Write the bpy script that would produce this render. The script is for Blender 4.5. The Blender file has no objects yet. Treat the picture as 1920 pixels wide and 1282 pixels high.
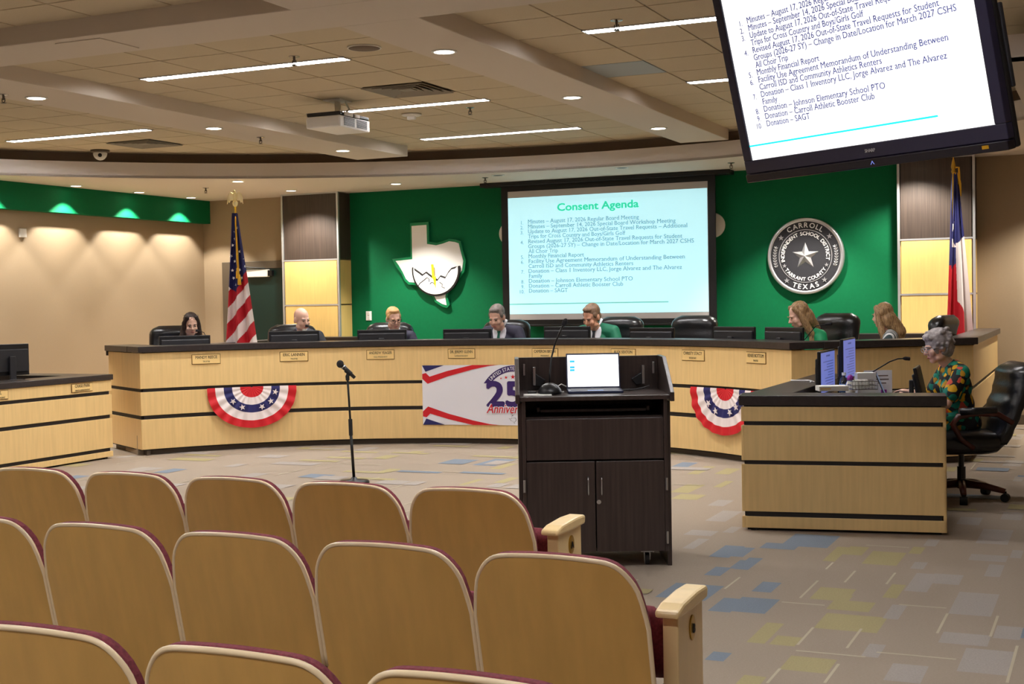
import bpy, bmesh, math, random
from math import sin, cos, pi, radians, sqrt, atan2, hypot
from mathutils import Vector, Matrix, noise
from mathutils.bvhtree import BVHTree
random.seed(7)
SC = bpy.context.scene
COL = SC.collection
# ---------------------------------------------------------------- camera (room frame: x along the rows, y towards the dais wall)
YAW, PITCH, ROLL, EYE = .425, -.030, -.0175, 1.50
def camera():
    cp, sp, cr, sr = cos(PITCH), sin(PITCH), cos(ROLL), sin(ROLL)
    rt, up, fw = Vector((1, 0, 0)), Vector((0, -sp, cp)), Vector((0, cp, sp))
    r2, u2 = rt*cr + up*sr, up*cr - rt*sr
    m = Matrix((r2, u2, -fw)).transposed().to_4x4()
    m = Matrix.Translation((0, 0, EYE)) @ Matrix.Rotation(YAW, 4, 'Z') @ m
    cd = bpy.data.cameras.new('camera'); cd.sensor_width = 36; cd.lens = 2500/1920*36; cd.clip_start = .05
    o = bpy.data.objects.new('camera', cd); COL.objects.link(o); o.matrix_world = m
    SC.camera = o
camera()
SC.view_settings.view_transform = 'Standard'; SC.view_settings.look = 'None'
SC.view_settings.gamma = 1; SC.view_settings.use_curve_mapping = False
SC.view_settings.exposure = 0.88
W = bpy.data.worlds.new('world'); SC.world = W; W.use_nodes = True
W.node_tree.nodes['Background'].inputs[0].default_value = (1, .93, .85, 1)
W.node_tree.nodes['Background'].inputs[1].default_value = .05
# ---------------------------------------------------------------- lamps of the room, and unseen ones added for light
def lamp(kind, name, loc, power, col=(1, .97, .93), **k):
    l = bpy.data.lights.new(name, kind); l.energy = power; l.color = col
    o = bpy.data.objects.new(name, l); COL.objects.link(o); o.location = loc
    for a, b in k.items():
        if a == 'target':
            o.rotation_euler = (Vector(b) - Vector(loc)).to_track_quat('-Z', 'Y').to_euler()
        else: setattr(l, a, b)
    return o
ZC, ZB, ZS = 3.38, 3.256, 3.07          # tile ceiling, beams, soffit over the dais
STRIPS = [(-7.24, 8.79, 3), (-11.15, 11.24, 3), (-7.20, 11.20, 3), (-7.20, 13.53, 3), (-3.36, 8.76, 3), (-3.36, 11.24, 3)]
ADDED_STRIPS = [(-6.6, 4.6, 3), (-2.2, 4.6, 3), (-6.6, .4, 3), (-2.2, .4, 3), (-10.4, 5.5, 3)]  # added out of view behind the viewer, to light the room and seats
TW = .64
STRIP_E = 46
BEAM_LIGHTS = [(-8.12, 8.49), (-8.05, 10.78), (-8.0, 13.1), (-4.26, 8.35), (-4.26, 10.76), (-4.26, 13.15)]
for x, y in BEAM_LIGHTS:
    lamp('SPOT', 'downlight_lamp', (x, y, ZB - .02), 115, (1, .98, .96), spot_size=radians(96), spot_blend=.8, shadow_soft_size=.06)
WALL_LIGHTS = [(-12.0, 10.75), (-12.0, 11.95), (-12.0, 13.19), (-12.0, 14.39), (-12.0, 15.50)]
for x, y in WALL_LIGHTS:
    lamp('SPOT', 'wall_washer_lamp', (x, y, ZS - .015), 112, (1, .95, .85), spot_size=radians(98), spot_blend=.30, shadow_soft_size=.03)
SOFFIT_LIGHTS = [(-10.22, 15.37, 170, 128), (-8.55, 15.30, 225, 100), (-3.40, 15.33, 235, 100), (-2.10, 15.40, 170, 128), (-.45, 15.3, 200, 112), (-1.62, 14.55, 90, 90), (-11.3, 15.6, 0, 100)]  # the lamp above the state flag is added to brighten the cloth
for x, y, w, a in SOFFIT_LIGHTS:
    if w: lamp('SPOT', 'soffit_lamp', (x, y, ZS - .015), w, (1, .94, .83), spot_size=radians(a), spot_blend=.55, shadow_soft_size=.04)
FLAG_LIGHT = (-10.0, 13.86)
lamp('SPOT', 'flag_lamp', (FLAG_LIGHT[0], FLAG_LIGHT[1], ZS - .015), 650, (1, .93, .75), spot_size=radians(70), spot_blend=.7, shadow_soft_size=.04)
# ---------------------------------------------------------------- materials
def lin(c):
    return tuple(((v/255)/12.92 if v/255 <= .04045 else ((v/255 + .055)/1.055)**2.4) for v in c)
def mat(name, col, rough=.5, metal=0, emit=0, var=0, scale=8, stretch=(1, 1, 1), bump=0, bscale=200, spec=.5, alpha=1, trans=0, col2=None):
    m = bpy.data.materials.new(name); m.use_nodes = True
    nt = m.node_tree; b = nt.nodes['Principled BSDF']; c = lin(col)
    b.inputs['Base Color'].default_value = (*c, 1); b.inputs['Roughness'].default_value = rough
    b.inputs['Metallic'].default_value = metal; b.inputs['Specular IOR Level'].default_value = spec
    if trans: b.inputs['Transmission Weight'].default_value = trans
    if emit:
        b.inputs['Emission Color'].default_value = (*c, 1); b.inputs['Emission Strength'].default_value = emit
    if var or bump:
        tc = nt.nodes.new('ShaderNodeTexCoord'); mp = nt.nodes.new('ShaderNodeMapping'); mp.inputs['Scale'].default_value = stretch
        nt.links.new(tc.outputs['Object'], mp.inputs['Vector'])
    if var:
        n = nt.nodes.new('ShaderNodeTexNoise'); n.inputs['Scale'].default_value = scale; n.inputs['Detail'].default_value = 5
        nt.links.new(mp.outputs['Vector'], n.inputs['Vector'])
        r = nt.nodes.new('ShaderNodeValToRGB'); e = r.color_ramp.elements
        c2 = lin(col2) if col2 else tuple(v*(1 - var) for v in c); c3 = c if col2 else tuple(min(1, v*(1 + var)) for v in c)
        e[0].position, e[1].position = .32, .68; e[0].color = (*c2, 1); e[1].color = (*c3, 1)
        nt.links.new(n.outputs['Fac'], r.inputs['Fac']); nt.links.new(r.outputs['Color'], b.inputs['Base Color'])
    if bump:
        n2 = nt.nodes.new('ShaderNodeTexNoise'); n2.inputs['Scale'].default_value = bscale
        nt.links.new(mp.outputs['Vector'], n2.inputs['Vector'])
        bp = nt.nodes.new('ShaderNodeBump'); bp.inputs['Strength'].default_value = bump; bp.inputs['Distance'].default_value = .01
        nt.links.new(n2.outputs['Fac'], bp.inputs['Height']); nt.links.new(bp.outputs['Normal'], b.inputs['Normal'])
    return m
M = {}
def addm(k, *a, **q): M[k] = mat(k, *a, **q)
addm('maple', (234, 200, 138), .38, var=.05, scale=3, stretch=(14, 14, .8))
addm('maple_col', (232, 196, 122), .4, var=.05, scale=3, stretch=(14, 14, .8))
addm('seatwood', (220, 174, 96), .28, var=.08, scale=2.2, stretch=(7, 7, .6), spec=.5)
addm('seatedge', (252, 228, 186), .2)
addm('armwood', (238, 208, 150), .30, var=.06, scale=3, stretch=(4, 4, 1))
addm('espresso', (58, 46, 42), .32, var=.25, scale=3, stretch=(22, 22, .8))
addm('counter', (48, 42, 42), .30, var=.2, scale=6, stretch=(6, 6, 6))
addm('counter_edge', (38, 32, 32), .35)
addm('reveal', (26, 20, 20), .6)
addm('toe', (92, 80, 68), .6)
addm('darkveneer', (64, 52, 45), .5, var=.3, scale=4, stretch=(30, 30, .5))
addm('alu', (200, 200, 202), .35, .6)
addm('steel', (190, 190, 192), .25, .9)
addm('brass', (190, 150, 60), .3, .9)
addm('gold', (232, 180, 50), .3, .8)
addm('goldcord', (225, 170, 30), .6)
addm('green', (0, 104, 62), .7, var=.03, scale=30, spec=.2)
addm('darkgreen', (10, 38, 33), .4)
addm('tan', (156, 136, 110), .7, var=.03, scale=40, stretch=(1, 1, 6))
addm('frame', (88, 76, 62), .5)
addm('tile', (205, 190, 162), .85, var=.02, scale=60, bump=.25, bscale=160)
addm('tilegrey', (168, 176, 180), .7)
addm('gridbar', (202, 194, 178), .6)
addm('drywall', (212, 200, 186), .75)
addm('fascia', (226, 218, 212), .75)
addm('eagle', (250, 232, 180), .35, .35)  # paler than the pole's gold: spotlight glare put into the finial's colour
addm('vane', (150, 142, 128), .6)
addm('drydark', (120, 104, 90), .8)
addm('carpet', (158, 143, 126), .95, var=.10, scale=90, stretch=(1, 6, 1), bump=.4, bscale=260)
addm('cyellow', (164, 152, 110), .95, var=.08, scale=120, bump=.4, bscale=260)
addm('cblue', (120, 130, 142), .95, var=.08, scale=120, bump=.4, bscale=260)
addm('cgrey', (160, 151, 143), .95, var=.08, scale=120, bump=.4, bscale=260)
addm('cline', (180, 168, 144), .95)
addm('maroon', (122, 46, 56), .85, var=.25, scale=120)
addm('leather', (22, 22, 25), .28, bump=.12, bscale=60, spec=.6)
addm('plastic', (24, 24, 27), .35)
addm('plastic2', (38, 38, 42), .45)
addm('blackmetal', (16, 15, 16), .35, .3)
addm('cherry', (86, 40, 30), .3, var=.2, scale=5)
addm('white', (240, 240, 240), .5)
addm('offwhite', (225, 222, 215), .6)
addm('vinyl', (232, 232, 240), .45)
addm('paper', (245, 244, 240), .8)
addm('red', (206, 14, 30), .6)
addm('flagred', (190, 20, 38), .65)
addm('navy', (30, 30, 96), .6)
addm('flagblue', (36, 38, 98), .65)
addm('flagwhite', (238, 226, 224), .65)
addm('purple', (52, 24, 100), .6)
addm('texgreen', (0, 128, 78), .4)
addm('black', (14, 12, 14), .5)
addm('screenfab', (205, 200, 200), .7)
addm('yellow', (250, 225, 20), .5)
addm('sealblack', (44, 44, 50), .55, .2, bump=.2, bscale=90)
addm('silver', (215, 215, 220), .3, .75)
addm('plate', (240, 206, 138), .4)
addm('ink', (48, 34, 24), .6)
addm('platerim', (130, 96, 48), .4, .3)
addm('skin', (240, 192, 168), .5)
addm('skin2', (222, 164, 134), .5)
addm('lip', (176, 92, 88), .5)
addm('eyeball', (60, 46, 40), .3)
addm('glass', (235, 240, 245), .05, trans=1)
addm('hair_dark', (54, 38, 32), .5, var=.3, scale=30, stretch=(6, 6, 1))
addm('hair_sandy', (206, 160, 104), .5, var=.15, scale=30)
addm('hair_grey', (132, 122, 116), .55, var=.3, scale=40)
addm('hair_brown', (128, 100, 78), .55, var=.3, scale=40)
addm('hair_blond', (196, 160, 112), .5, var=.4, scale=26, stretch=(5, 5, .7), col2=(118, 88, 62))
addm('hair_silver', (170, 162, 162), .55, var=.3, scale=30)
addm('suit_dark', (38, 38, 46), .7)
addm('suit_navy', (52, 50, 70), .7)
addm('suit_green', (10, 112, 80), .65)
addm('top_green', (0, 150, 92), .6)
addm('shirt_blue', (150, 165, 230), .6)
addm('shirt_white', (235, 235, 245), .6)
addm('tie_green', (20, 110, 90), .5)
addm('tie_blue', (70, 130, 160), .5)
addm('tie_dark', (40, 44, 60), .5)
addm('trousers', (34, 34, 40), .8)
addm('emitter', (255, 253, 254), .5, emit=STRIP_E)
addm('emitter_added', (255, 253, 254), .5, emit=STRIP_E*1.7)  # boosted lens of the added strips, brightens the seat backs
addm('canlight', (255, 240, 215), .5, emit=8)
addm('canhot', (255, 244, 200), .5, emit=30)
addm('slide', (186, 238, 248), .9, spec=0, emit=.44)
addm('slidetext', (96, 142, 158), .6, emit=.42)
addm('slidetitle', (40, 190, 150), .6, emit=.55)
addm('slideline', (110, 180, 170), .6, emit=.5)
addm('tvwhite', (255, 255, 255), .4, emit=.58)
addm('tvtext', (52, 58, 120), .4, emit=.4)
addm('tvtitle', (30, 170, 130), .4, emit=.5)
addm('tvline', (20, 205, 220), .4, emit=.62)
addm('monblue', (112, 126, 205), .3, emit=.4)
addm('montext', (70, 84, 150), .3, emit=.4)
addm('lapwhite', (250, 252, 255), .3, emit=.62)
addm('lapcyan', (20, 150, 185), .3, emit=.9)
addm('lapgrey', (215, 222, 232), .3, emit=.9)
addm('lapdark', (40, 46, 78), .35)
addm('laprim', (120, 150, 205), .35, emit=.3)
addm('lapblue', (70, 104, 140), .3, emit=.25)
addm('bluelabel', (60, 120, 190), .5)
addm('violet', (150, 40, 160), .5)
addm('rubber', (20, 20, 20), .7)
addm('micfoam', (34, 32, 36), .85, bump=.4, bscale=300)
addm('tvbezel', (36, 34, 52), .25)
addm('tvlip', (20, 16, 26), .2)
def stripe_mat():
    m = mat('striped_cloth', (235, 238, 240), .7); nt = m.node_tree
    tc = nt.nodes.new('ShaderNodeTexCoord'); w = nt.nodes.new('ShaderNodeTexWave'); w.inputs['Scale'].default_value = 9; w.inputs['Distortion'].default_value = .4
    w.bands_direction = 'X'
    r = nt.nodes.new('ShaderNodeValToRGB'); r.color_ramp.interpolation = 'CONSTANT'; r.color_ramp.elements[1].position = .5
    r.color_ramp.elements[0].color = (*lin((60, 80, 84)), 1); r.color_ramp.elements[1].color = (*lin((236, 238, 240)), 1)
    nt.links.new(tc.outputs['Object'], w.inputs['Vector']); nt.links.new(w.outputs['Fac'], r.inputs['Fac'])
    nt.links.new(r.outputs['Color'], nt.nodes['Principled BSDF'].inputs['Base Color']); M['stripes'] = m
def floral_mat():
    m = mat('floral_cloth', (20, 20, 24), .7); nt = m.node_tree; L = nt.links
    tc = nt.nodes.new('ShaderNodeTexCoord')
    nz = nt.nodes.new('ShaderNodeTexNoise'); nz.inputs['Scale'].default_value = 9
    mx = nt.nodes.new('ShaderNodeMix'); mx.data_type = 'VECTOR'; mx.inputs[0].default_value = .06
    L.new(tc.outputs['Object'], nz.inputs['Vector']); L.new(tc.outputs['Object'], mx.inputs[4]); L.new(nz.outputs['Color'], mx.inputs[5])
    v = nt.nodes.new('ShaderNodeTexVoronoi'); v.inputs['Scale'].default_value = 21
    L.new(mx.outputs[1], v.inputs['Vector'])
    sep = nt.nodes.new('ShaderNodeSeparateColor'); L.new(v.outputs['Color'], sep.inputs[0])
    r = nt.nodes.new('ShaderNodeValToRGB'); r.color_ramp.interpolation = 'CONSTANT'; e = r.color_ramp.elements
    e[0].color = (*lin((16, 18, 24)), 1)
    for p, c in ((.24, (0, 128, 112)), (.50, (232, 178, 20)), (.68, (24, 150, 120)), (.80, (228, 92, 72)), (.88, (200, 150, 30)), (.95, (16, 18, 24))):
        k = e.new(p); k.color = (*lin(c), 1)
    e[-1].color = (*lin((16, 18, 24)), 1)
    L.new(sep.outputs[0], r.inputs['Fac'])
    r2 = nt.nodes.new('ShaderNodeValToRGB'); r2.color_ramp.elements[0].position = .62; r2.color_ramp.elements[1].position = .70
    L.new(v.outputs['Distance'], r2.inputs['Fac'])
    m2 = nt.nodes.new('ShaderNodeMix'); m2.data_type = 'RGBA'
    L.new(r2.outputs['Color'], m2.inputs[0]); L.new(r.outputs['Color'], m2.inputs[6]); m2.inputs[7].default_value = (*lin((16, 18, 24)), 1)
    L.new(m2.outputs[2], nt.nodes['Principled BSDF'].inputs['Base Color']); M['floral'] = m
stripe_mat(); floral_mat()
# ---------------------------------------------------------------- mesh helpers
def frame_of(d):
    d = Vector(d).normalized(); a = Vector((0, 0, 1)) if abs(d.z) < .9 else Vector((1, 0, 0))
    x = d.cross(a).normalized(); return x, x.cross(d).normalized()
class MB:
    def __init__(s): s.v, s.f, s.mi = [], [], []
    def add(s, vs, fs, mi=0):
        o = len(s.v); s.v += [tuple(p) for p in vs]; s.f += [tuple(i + o for i in f) for f in fs]; s.mi += [mi]*len(fs); return s
    def box(s, x0, y0, z0, x1, y1, z1, mi=0, m=None):
        p = [Vector((x, y, z)) for z in (z0, z1) for y in (y0, y1) for x in (x0, x1)]
        if m: p = [m @ q for q in p]
        return s.add(p, [(0, 2, 3, 1), (4, 5, 7, 6), (0, 1, 5, 4), (2, 6, 7, 3), (0, 4, 6, 2), (1, 3, 7, 5)], mi)
    def rings(s, R, mi=0, cap=True, closed=False):
        n = len(R[0]); vs = [p for r in R for p in r]; fs = []
        K = len(R)
        for k in range(K if closed else K - 1):
            a, b = k*n, ((k + 1) % K)*n
            for i in range(n):
                j = (i + 1) % n; fs.append((a + i, a + j, b + j, b + i))
        if cap and not closed: fs += [tuple(range(n))[::-1], tuple(range((K - 1)*n, K*n))]
        return s.add(vs, fs, mi)
    def tube(s, pts, r, n=8, mi=0, cap=True):
        pts = [Vector(p) for p in pts]; R = []
        rs = r if isinstance(r, (list, tuple)) else [r]*len(pts)
        x = None
        for i, p in enumerate(pts):
            d = (pts[min(i + 1, len(pts) - 1)] - pts[max(i - 1, 0)]).normalized()
            if x is None: x, y = frame_of(d)
            else:
                x = (x - d*x.dot(d)).normalized(); y = d.cross(x) * -1
            y = d.cross(x)
            R.append([p + (x*cos(2*pi*k/n) + y*sin(2*pi*k/n))*rs[i] for k in range(n)])
        return s.rings(R, mi, cap)
    def cyl(s, p0, p1, r0, r1=None, n=16, mi=0): return s.tube([p0, p1], [r0, r0 if r1 is None else r1], n, mi)
    def lathe(s, prof, n=20, c=(0, 0, 0), mi=0, m=None, cap=True):
        R = [[Vector((c[0] + r*cos(2*pi*k/n), c[1] + r*sin(2*pi*k/n), c[2] + z)) for k in range(n)] for r, z in prof]
        if m: R = [[m @ p for p in q] for q in R]
        return s.rings(R, mi, cap)
    def prism(s, poly, y0, y1, mi=0, m=None):              # polygon in x,z extruded along y
        n = len(poly); p = [Vector((x, y0, z)) for x, z in poly] + [Vector((x, y1, z)) for x, z in poly]
        if m: p = [m @ q for q in p]
        return s.add(p, [tuple(range(n)), tuple(range(2*n - 1, n - 1, -1))] + [(i, i + n, (i + 1) % n + n, (i + 1) % n) for i in range(n)], mi)
    def flat(s, poly, z0, z1, mi=0):                       # polygon in x,y extruded along z
        n = len(poly); p = [(x, y, z0) for x, y in poly] + [(x, y, z1) for x, y in poly]
        return s.add(p, [tuple(range(n))[::-1], tuple(range(n, 2*n))] + [(i, (i + 1) % n, (i + 1) % n + n, i + n) for i in range(n)], mi)
    def ell(s, c, r, m=None, n=14, k=9, mi=0):
        r = (r, r, r) if isinstance(r, (int, float)) else r
        R = []
        for i in range(k + 1):
            t = pi*(i + (.02 if i == 0 else -.02 if i == k else 0))/k
            q = [Vector((sin(t)*cos(2*pi*j/n)*r[0], sin(t)*sin(2*pi*j/n)*r[1], -cos(t)*r[2])) for j in range(n)]
            if m: q = [m @ p for p in q]
            R.append([p + Vector(c) for p in q])
        return s.rings(R, mi)
    def grid(s, fn, nu, nv, mi=0):
        vs = [fn(i/nu, j/nv) for j in range(nv + 1) for i in range(nu + 1)]
        fs = [(j*(nu + 1) + i, j*(nu + 1) + i + 1, (j + 1)*(nu + 1) + i + 1, (j + 1)*(nu + 1) + i) for j in range(nv) for i in range(nu)]
        o = len(s.v); s.v += [tuple(p) for p in vs]; s.f += [tuple(i + o for i in f) for f in fs]
        if callable(mi): s.mi += [mi((i + .5)/nu, (j + .5)/nv) for j in range(nv) for i in range(nu)]
        else: s.mi += [mi]*len(fs)
        return s
    def arc(s, c, r0, r1, a0, a1, z0, z1, n=40, mi=0):     # solid ring sector
        R = []
        for i in range(n + 1):
            a = radians(a0 + (a1 - a0)*i/n); q = Vector((cos(a), sin(a), 0)); b = Vector((c[0], c[1], 0))
            R.append([b + q*r0 + Vector((0, 0, z0)), b + q*r1 + Vector((0, 0, z0)), b + q*r1 + Vector((0, 0, z1)), b + q*r0 + Vector((0, 0, z1))])
        return s.rings(R, mi)
    def map(s, fn): s.v = [tuple(fn(Vector(p))) for p in s.v]; return s
    def mesh(s, name, mats, smooth=False):
        me = bpy.data.meshes.new(name); me.from_pydata(s.v, [], s.f)
        for m in (mats if isinstance(mats, (list, tuple)) else [mats]): me.materials.append(M[m])
        me.polygons.foreach_set('material_index', s.mi)
        bm = bmesh.new(); bm.from_mesh(me); bmesh.ops.recalc_face_normals(bm, faces=bm.faces); bm.to_mesh(me); bm.free()
        if smooth: me.polygons.foreach_set('use_smooth', [True]*len(me.polygons))
        me.update(); return me
    def build(s, name, mats, parent=None, smooth=False, bevel=0, loc=None, solid=0, sub=0):
        return obj(name, s.mesh(name, mats, smooth), parent, bevel, loc, solid, sub)
def obj(name, me, parent=None, bevel=0, loc=None, solid=0, sub=0):
    o = bpy.data.objects.new(name, me); COL.objects.link(o)
    if parent: o.parent = parent
    if loc: o.location = loc
    if solid:
        q = o.modifiers.new('solid', 'SOLIDIFY'); q.thickness = solid; q.offset = 0
    if bevel:
        q = o.modifiers.new('bevel', 'BEVEL'); q.width = bevel; q.segments = 2; q.limit_method = 'ANGLE'; q.angle_limit = radians(40)
    if sub:
        q = o.modifiers.new('sub', 'SUBSURF'); q.levels = q.render_levels = sub
    return o
def tag(o, label, cat, group=None, kind=None):
    o['label'] = label; o['category'] = cat
    if group: o['group'] = group
    if kind: o['kind'] = kind
    return o
def thing(name, label, cat, loc=(0, 0, 0), rz=0, group=None):
    o = bpy.data.objects.new(name, None); COL.objects.link(o); o.location = loc; o.rotation_euler = (0, 0, rz)
    o.empty_display_size = .1
    return tag(o, label, cat, group)
def struct(o): o['kind'] = 'structure'; return o
KIDS = {}
def kids(o):
    return [c for c in bpy.data.objects if c.parent == o]
def dup(root, loc, rz, label, group=None):
    r = root.copy(); COL.objects.link(r); r.location = loc; r.rotation_euler = (0, 0, rz); r['label'] = label
    if group: r['group'] = group
    for ch in kids(root):
        k = ch.copy(); COL.objects.link(k); k.parent = r
        for g in kids(ch):
            d = g.copy(); COL.objects.link(d); d.parent = k
    return r
# ---------------------------------------------------------------- flat lettering (x right, z up, facing -y)
TXT = {}
def text_raw(s, serif=False, res=3):
    k = (s, serif)
    if k not in TXT:
        cu = bpy.data.curves.new('t', 'FONT'); cu.body = s; cu.size = 1; cu.resolution_u = res; cu.fill_mode = 'FRONT'
        o = bpy.data.objects.new('t', cu); me = bpy.data.meshes.new_from_object(o)
        vs = [tuple(v.co) for v in me.vertices]; fs = [tuple(p.vertices) for p in me.polygons]
        if serif:                                                      # slab feet on the flat stem ends
            cnt = {}
            for f in fs:
                for a, b in zip(f, f[1:] + f[:1]): e = (min(a, b), max(a, b)); cnt[e] = cnt.get(e, 0) + 1
            for (a, b), n in list(cnt.items()):
                p, q = vs[a], vs[b]
                if n == 1 and abs(p[1] - q[1]) < .004 and .06 < abs(p[0] - q[0]) < .125:
                    y = p[1]; x0, x1 = min(p[0], q[0]) - .042, max(p[0], q[0]) + .042
                    if abs(y) < .01: y0, y1 = y, y + .036
                    elif y > .40: y0, y1 = y - .036, y
                    else: continue
                    o_ = len(vs); vs += [(x0, y0, 0), (x1, y0, 0), (x1, y1, 0), (x0, y1, 0)]; fs.append((o_, o_ + 1, o_ + 2, o_ + 3))
        bpy.data.objects.remove(o); bpy.data.curves.remove(cu); bpy.data.meshes.remove(me)
        xs = [v[0] for v in vs] or [0]
        TXT[k] = (vs, fs, min(xs), max(xs))
    return TXT[k]
def put_text(mb, s, x, z, size, y=0, align='L', width=None, bold=0, mi=0, rot=0, res=3, xs=1, slant=0, serif=False):
    vs, fs, a, b = text_raw(s, serif, res)
    if not vs: return
    sx = size*xs if width is None else width/(b - a)
    off = {'L': a, 'C': (a + b)/2, 'R': b}[align]
    if not bold: offs = ((0, 0),)
    elif bold < .02: offs = ((-bold, 0), (bold, 0), (0, -bold*.6), (0, bold*.6))
    else: offs = [(0, 0)] + [(bold*cos(q*pi/4), bold*sin(q*pi/4)) for q in range(8)]
    for lay, (bx, bz) in enumerate(offs):
        out = []
        for p in vs:
            px, pz = (p[0] - off + slant*p[1] + bx)*sx, (p[1] + bz)*size
            out.append((x + px*cos(rot) - pz*sin(rot), y - lay*2.5e-4, z + px*sin(rot) + pz*cos(rot)))
        mb.add(out, fs, mi)
def star_poly(x, z, r, rot=0, k=.40):
    return [(x + (r if i % 2 == 0 else r*k)*sin(rot + i*pi/5), z + (r if i % 2 == 0 else r*k)*cos(rot + i*pi/5)) for i in range(10)]
# ================================================================ the setting
UL, UR, VB, VC, VREAR = -12.35, 2.4, 16.22, 15.88, -3.0
PATCH = [(1,-1.52,7.58,-1.45,8.04),(1,-1.45,7.81,-1.34,8.08),(1,-1.3,7.57,-1.11,7.97),(1,-1.1,7.96,-1.03,8.18),(1,-1.39,6.6,-1.21,6.89),(1,-1.27,6.41,-1.07,6.62),(1,-1.27,6.55,-1.2,6.74),(1,-1.06,6.75,-0.99,7.08),(1,-1.25,6.02,-0.97,6.33),(1,-1.47,5.67,-1.39,6.05),(1,-1.37,5.67,-1.26,5.83),(1,-1.24,5.3,-1.05,5.52),(1,-1.35,5.03,-1.26,5.17),(2,-1.95,7.85,-1.74,8.04),(2,-1.85,7.97,-1.57,8.4),(2,-2.07,7.54,-1.97,7.84),(2,-1.93,7.19,-1.85,7.54),(2,-1.7,6.67,-1.6,6.92),(2,-1.71,6.21,-1.52,6.53),(2,-0.39,6.15,-0.38,6.34),(3,-0.95,6.94,-0.9,7.41),(3,-0.89,7.17,-0.74,7.43),(3,-0.72,6.51,-0.53,7.01),(3,-0.96,6.31,-0.95,6.61),(3,-0.7,5.95,-0.5,6.15),(3,-0.49,6.11,-0.38,6.35),(3,-0.58,5.52,-0.39,5.9),(3,-0.83,5.29,-0.69,5.55),(3,-0.64,7.44,-0.56,7.78),(3,-0.76,7.87,-0.56,8.06),(3,-0.77,8.42,-0.59,8.95),(3,-0.95,9.08,-0.81,9.39),(3,-0.7,9.36,-0.57,9.69),(3,-0.94,5.61,-0.93,5.83),(3,-1.0,7.52,-0.99,7.72),(3,-1.02,8.23,-1.01,8.46),(3,-0.55,8.01,-0.49,8.26),(3,-1.05,12.92,-0.91,13.15),(3,-0.9,12.28,-0.75,12.71),(3,-1.1,14.54,-0.88,15.09),(3,-0.75,11.3,-0.68,11.62),(1,-3.35,10.99,-3.25,11.55),(1,-3.13,11.06,-3.0,11.46),(1,-3.16,9.91,-3.01,10.38),(1,-3.05,9.58,-2.85,9.85),(1,-2.92,10.28,-2.85,10.66),(1,-5.15,10.83,-5.05,11.24),(1,-4.94,9.79,-4.88,10.16),(1,-4.69,10.0,-4.66,10.35),(3,-2.7,9.35,-2.58,9.64),(3,-2.53,8.7,-2.39,9.16),(3,-2.51,8.14,-2.33,8.33),(3,-2.38,7.69,-2.31,8.04),(3,-2.3,8.3,-2.23,8.53),(2,-2.16,7.49,-2.04,7.87),(2,-2.04,6.98,-1.95,7.22),(2,-2.12,6.38,-1.86,6.74),(2,-1.79,6.18,-1.68,6.48),(2,-1.56,5.33,-1.48,5.47),(2,-1.93,7.2,-1.92,7.45),(2,-3.63,11.44,-3.48,11.77),(2,-5.42,11.03,-5.19,11.54),(4,-1.442,6.6,-1.43,7.04),(4,-1.303,7.04,-1.291,7.36),(4,-1.46,7.35,-1.448,7.55),(4,-1.094,7.07,-1.082,7.38),(4,-0.729,6.11,-0.717,6.51),(4,-0.508,6.13,-0.496,6.54),(4,-1.053,5.72,-1.041,6.08),(4,-1.848,6.68,-1.836,6.99),(4,-0.39,5.42,-0.378,6.01),(4,-1.245,5.09,-1.233,5.31),(4,-1.039,5.17,-1.027,5.46),(4,-1.259,5.7,-1.247,6.03),(4,-1.5,6.475,-1.29,6.491),(4,-0.92,5.69,-0.6,5.706),(4,-1.24,5.598,-0.95,5.614),(4,-0.96,6.612,-0.74,6.628),(4,-1.37,8.137,-1.12,8.153)]
def floor():
    mb = MB(); mb.box(UL - .3, VREAR - .3, -.1, UR + .3, VB + .3, 0)
    P = [list(p) for p in PATCH]
    rnd = random.Random(11)
    x = -12.0
    while x < UR:
        y = VREAR
        while y < VB:
            mine = (x > -2.3 and y < 9.2) or (-3.8 < x <= -2.3 and 6.5 < y < 11.9)
            if not mine:
                for _ in range(rnd.choice((1, 1, 2))):
                    w, d = rnd.choice(((.42, .10), (.26, .22), (.16, .30), (.46, .18), (.12, .22))); a, b = x + rnd.random()*.4, y + rnd.random()*.4
                    P.append([rnd.choice((1, 1, 2, 3, 3)), a, b, a + w, b + d])
                if rnd.random() < .6:
                    a, b = x + rnd.random()*.6, y + rnd.random()*.6
                    P.append([4, a, b, a + .012, b + .45] if rnd.random() < .6 else [4, a, b, a + .5, b + .016])
            y += .66
        x += .66
    for i, (c, a, b, e, f) in enumerate(P):
        if c < 4 and e - a < .06: a, e = a - .03, e + .03
        z = .0006 + i*4e-6
        mb.add([(a, b, z), (e, b, z), (e, f, z), (a, f, z)], [(0, 1, 2, 3)], int(c))
    struct(mb.build('floor', ['carpet', 'cyellow', 'cblue', 'cgrey', 'cline']))
floor()
def sbox(name, m, *b, bevel=0): return struct(MB().box(*b).build(name, m, bevel=bevel))
sbox('wall_left', 'tan', UL - .2, VREAR, 0, UL, VB + .2, 3.6)
sbox('wall_back', 'tan', UL, VB, 0, -9.81, VB + .2, 3.3)
sbox('wall_center', 'green', -9.81, VB, 0, -2.30, VB + .2, 3.3)
sbox('wall_back_right', 'tan', -2.30, VB, 0, UR, VB + .2, 3.3)
sbox('wall_right', 'tan', UR, VREAR, 0, UR + .2, VB + .2, 3.6)
sbox('wall_rear', 'tan', UL, VREAR - .2, 0, UR, VREAR, 3.6)
sbox('trim_1', 'green', UL, 6.0, 2.735, UL + .135, VB, 3.3)
sbox('baseboard_right', 'frame', -1.40, VB - .015, 0, UR, VB, .11)
sbox('baseboard_left', 'frame', UL, VREAR, 0, UL + .015, VB, .11)
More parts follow.
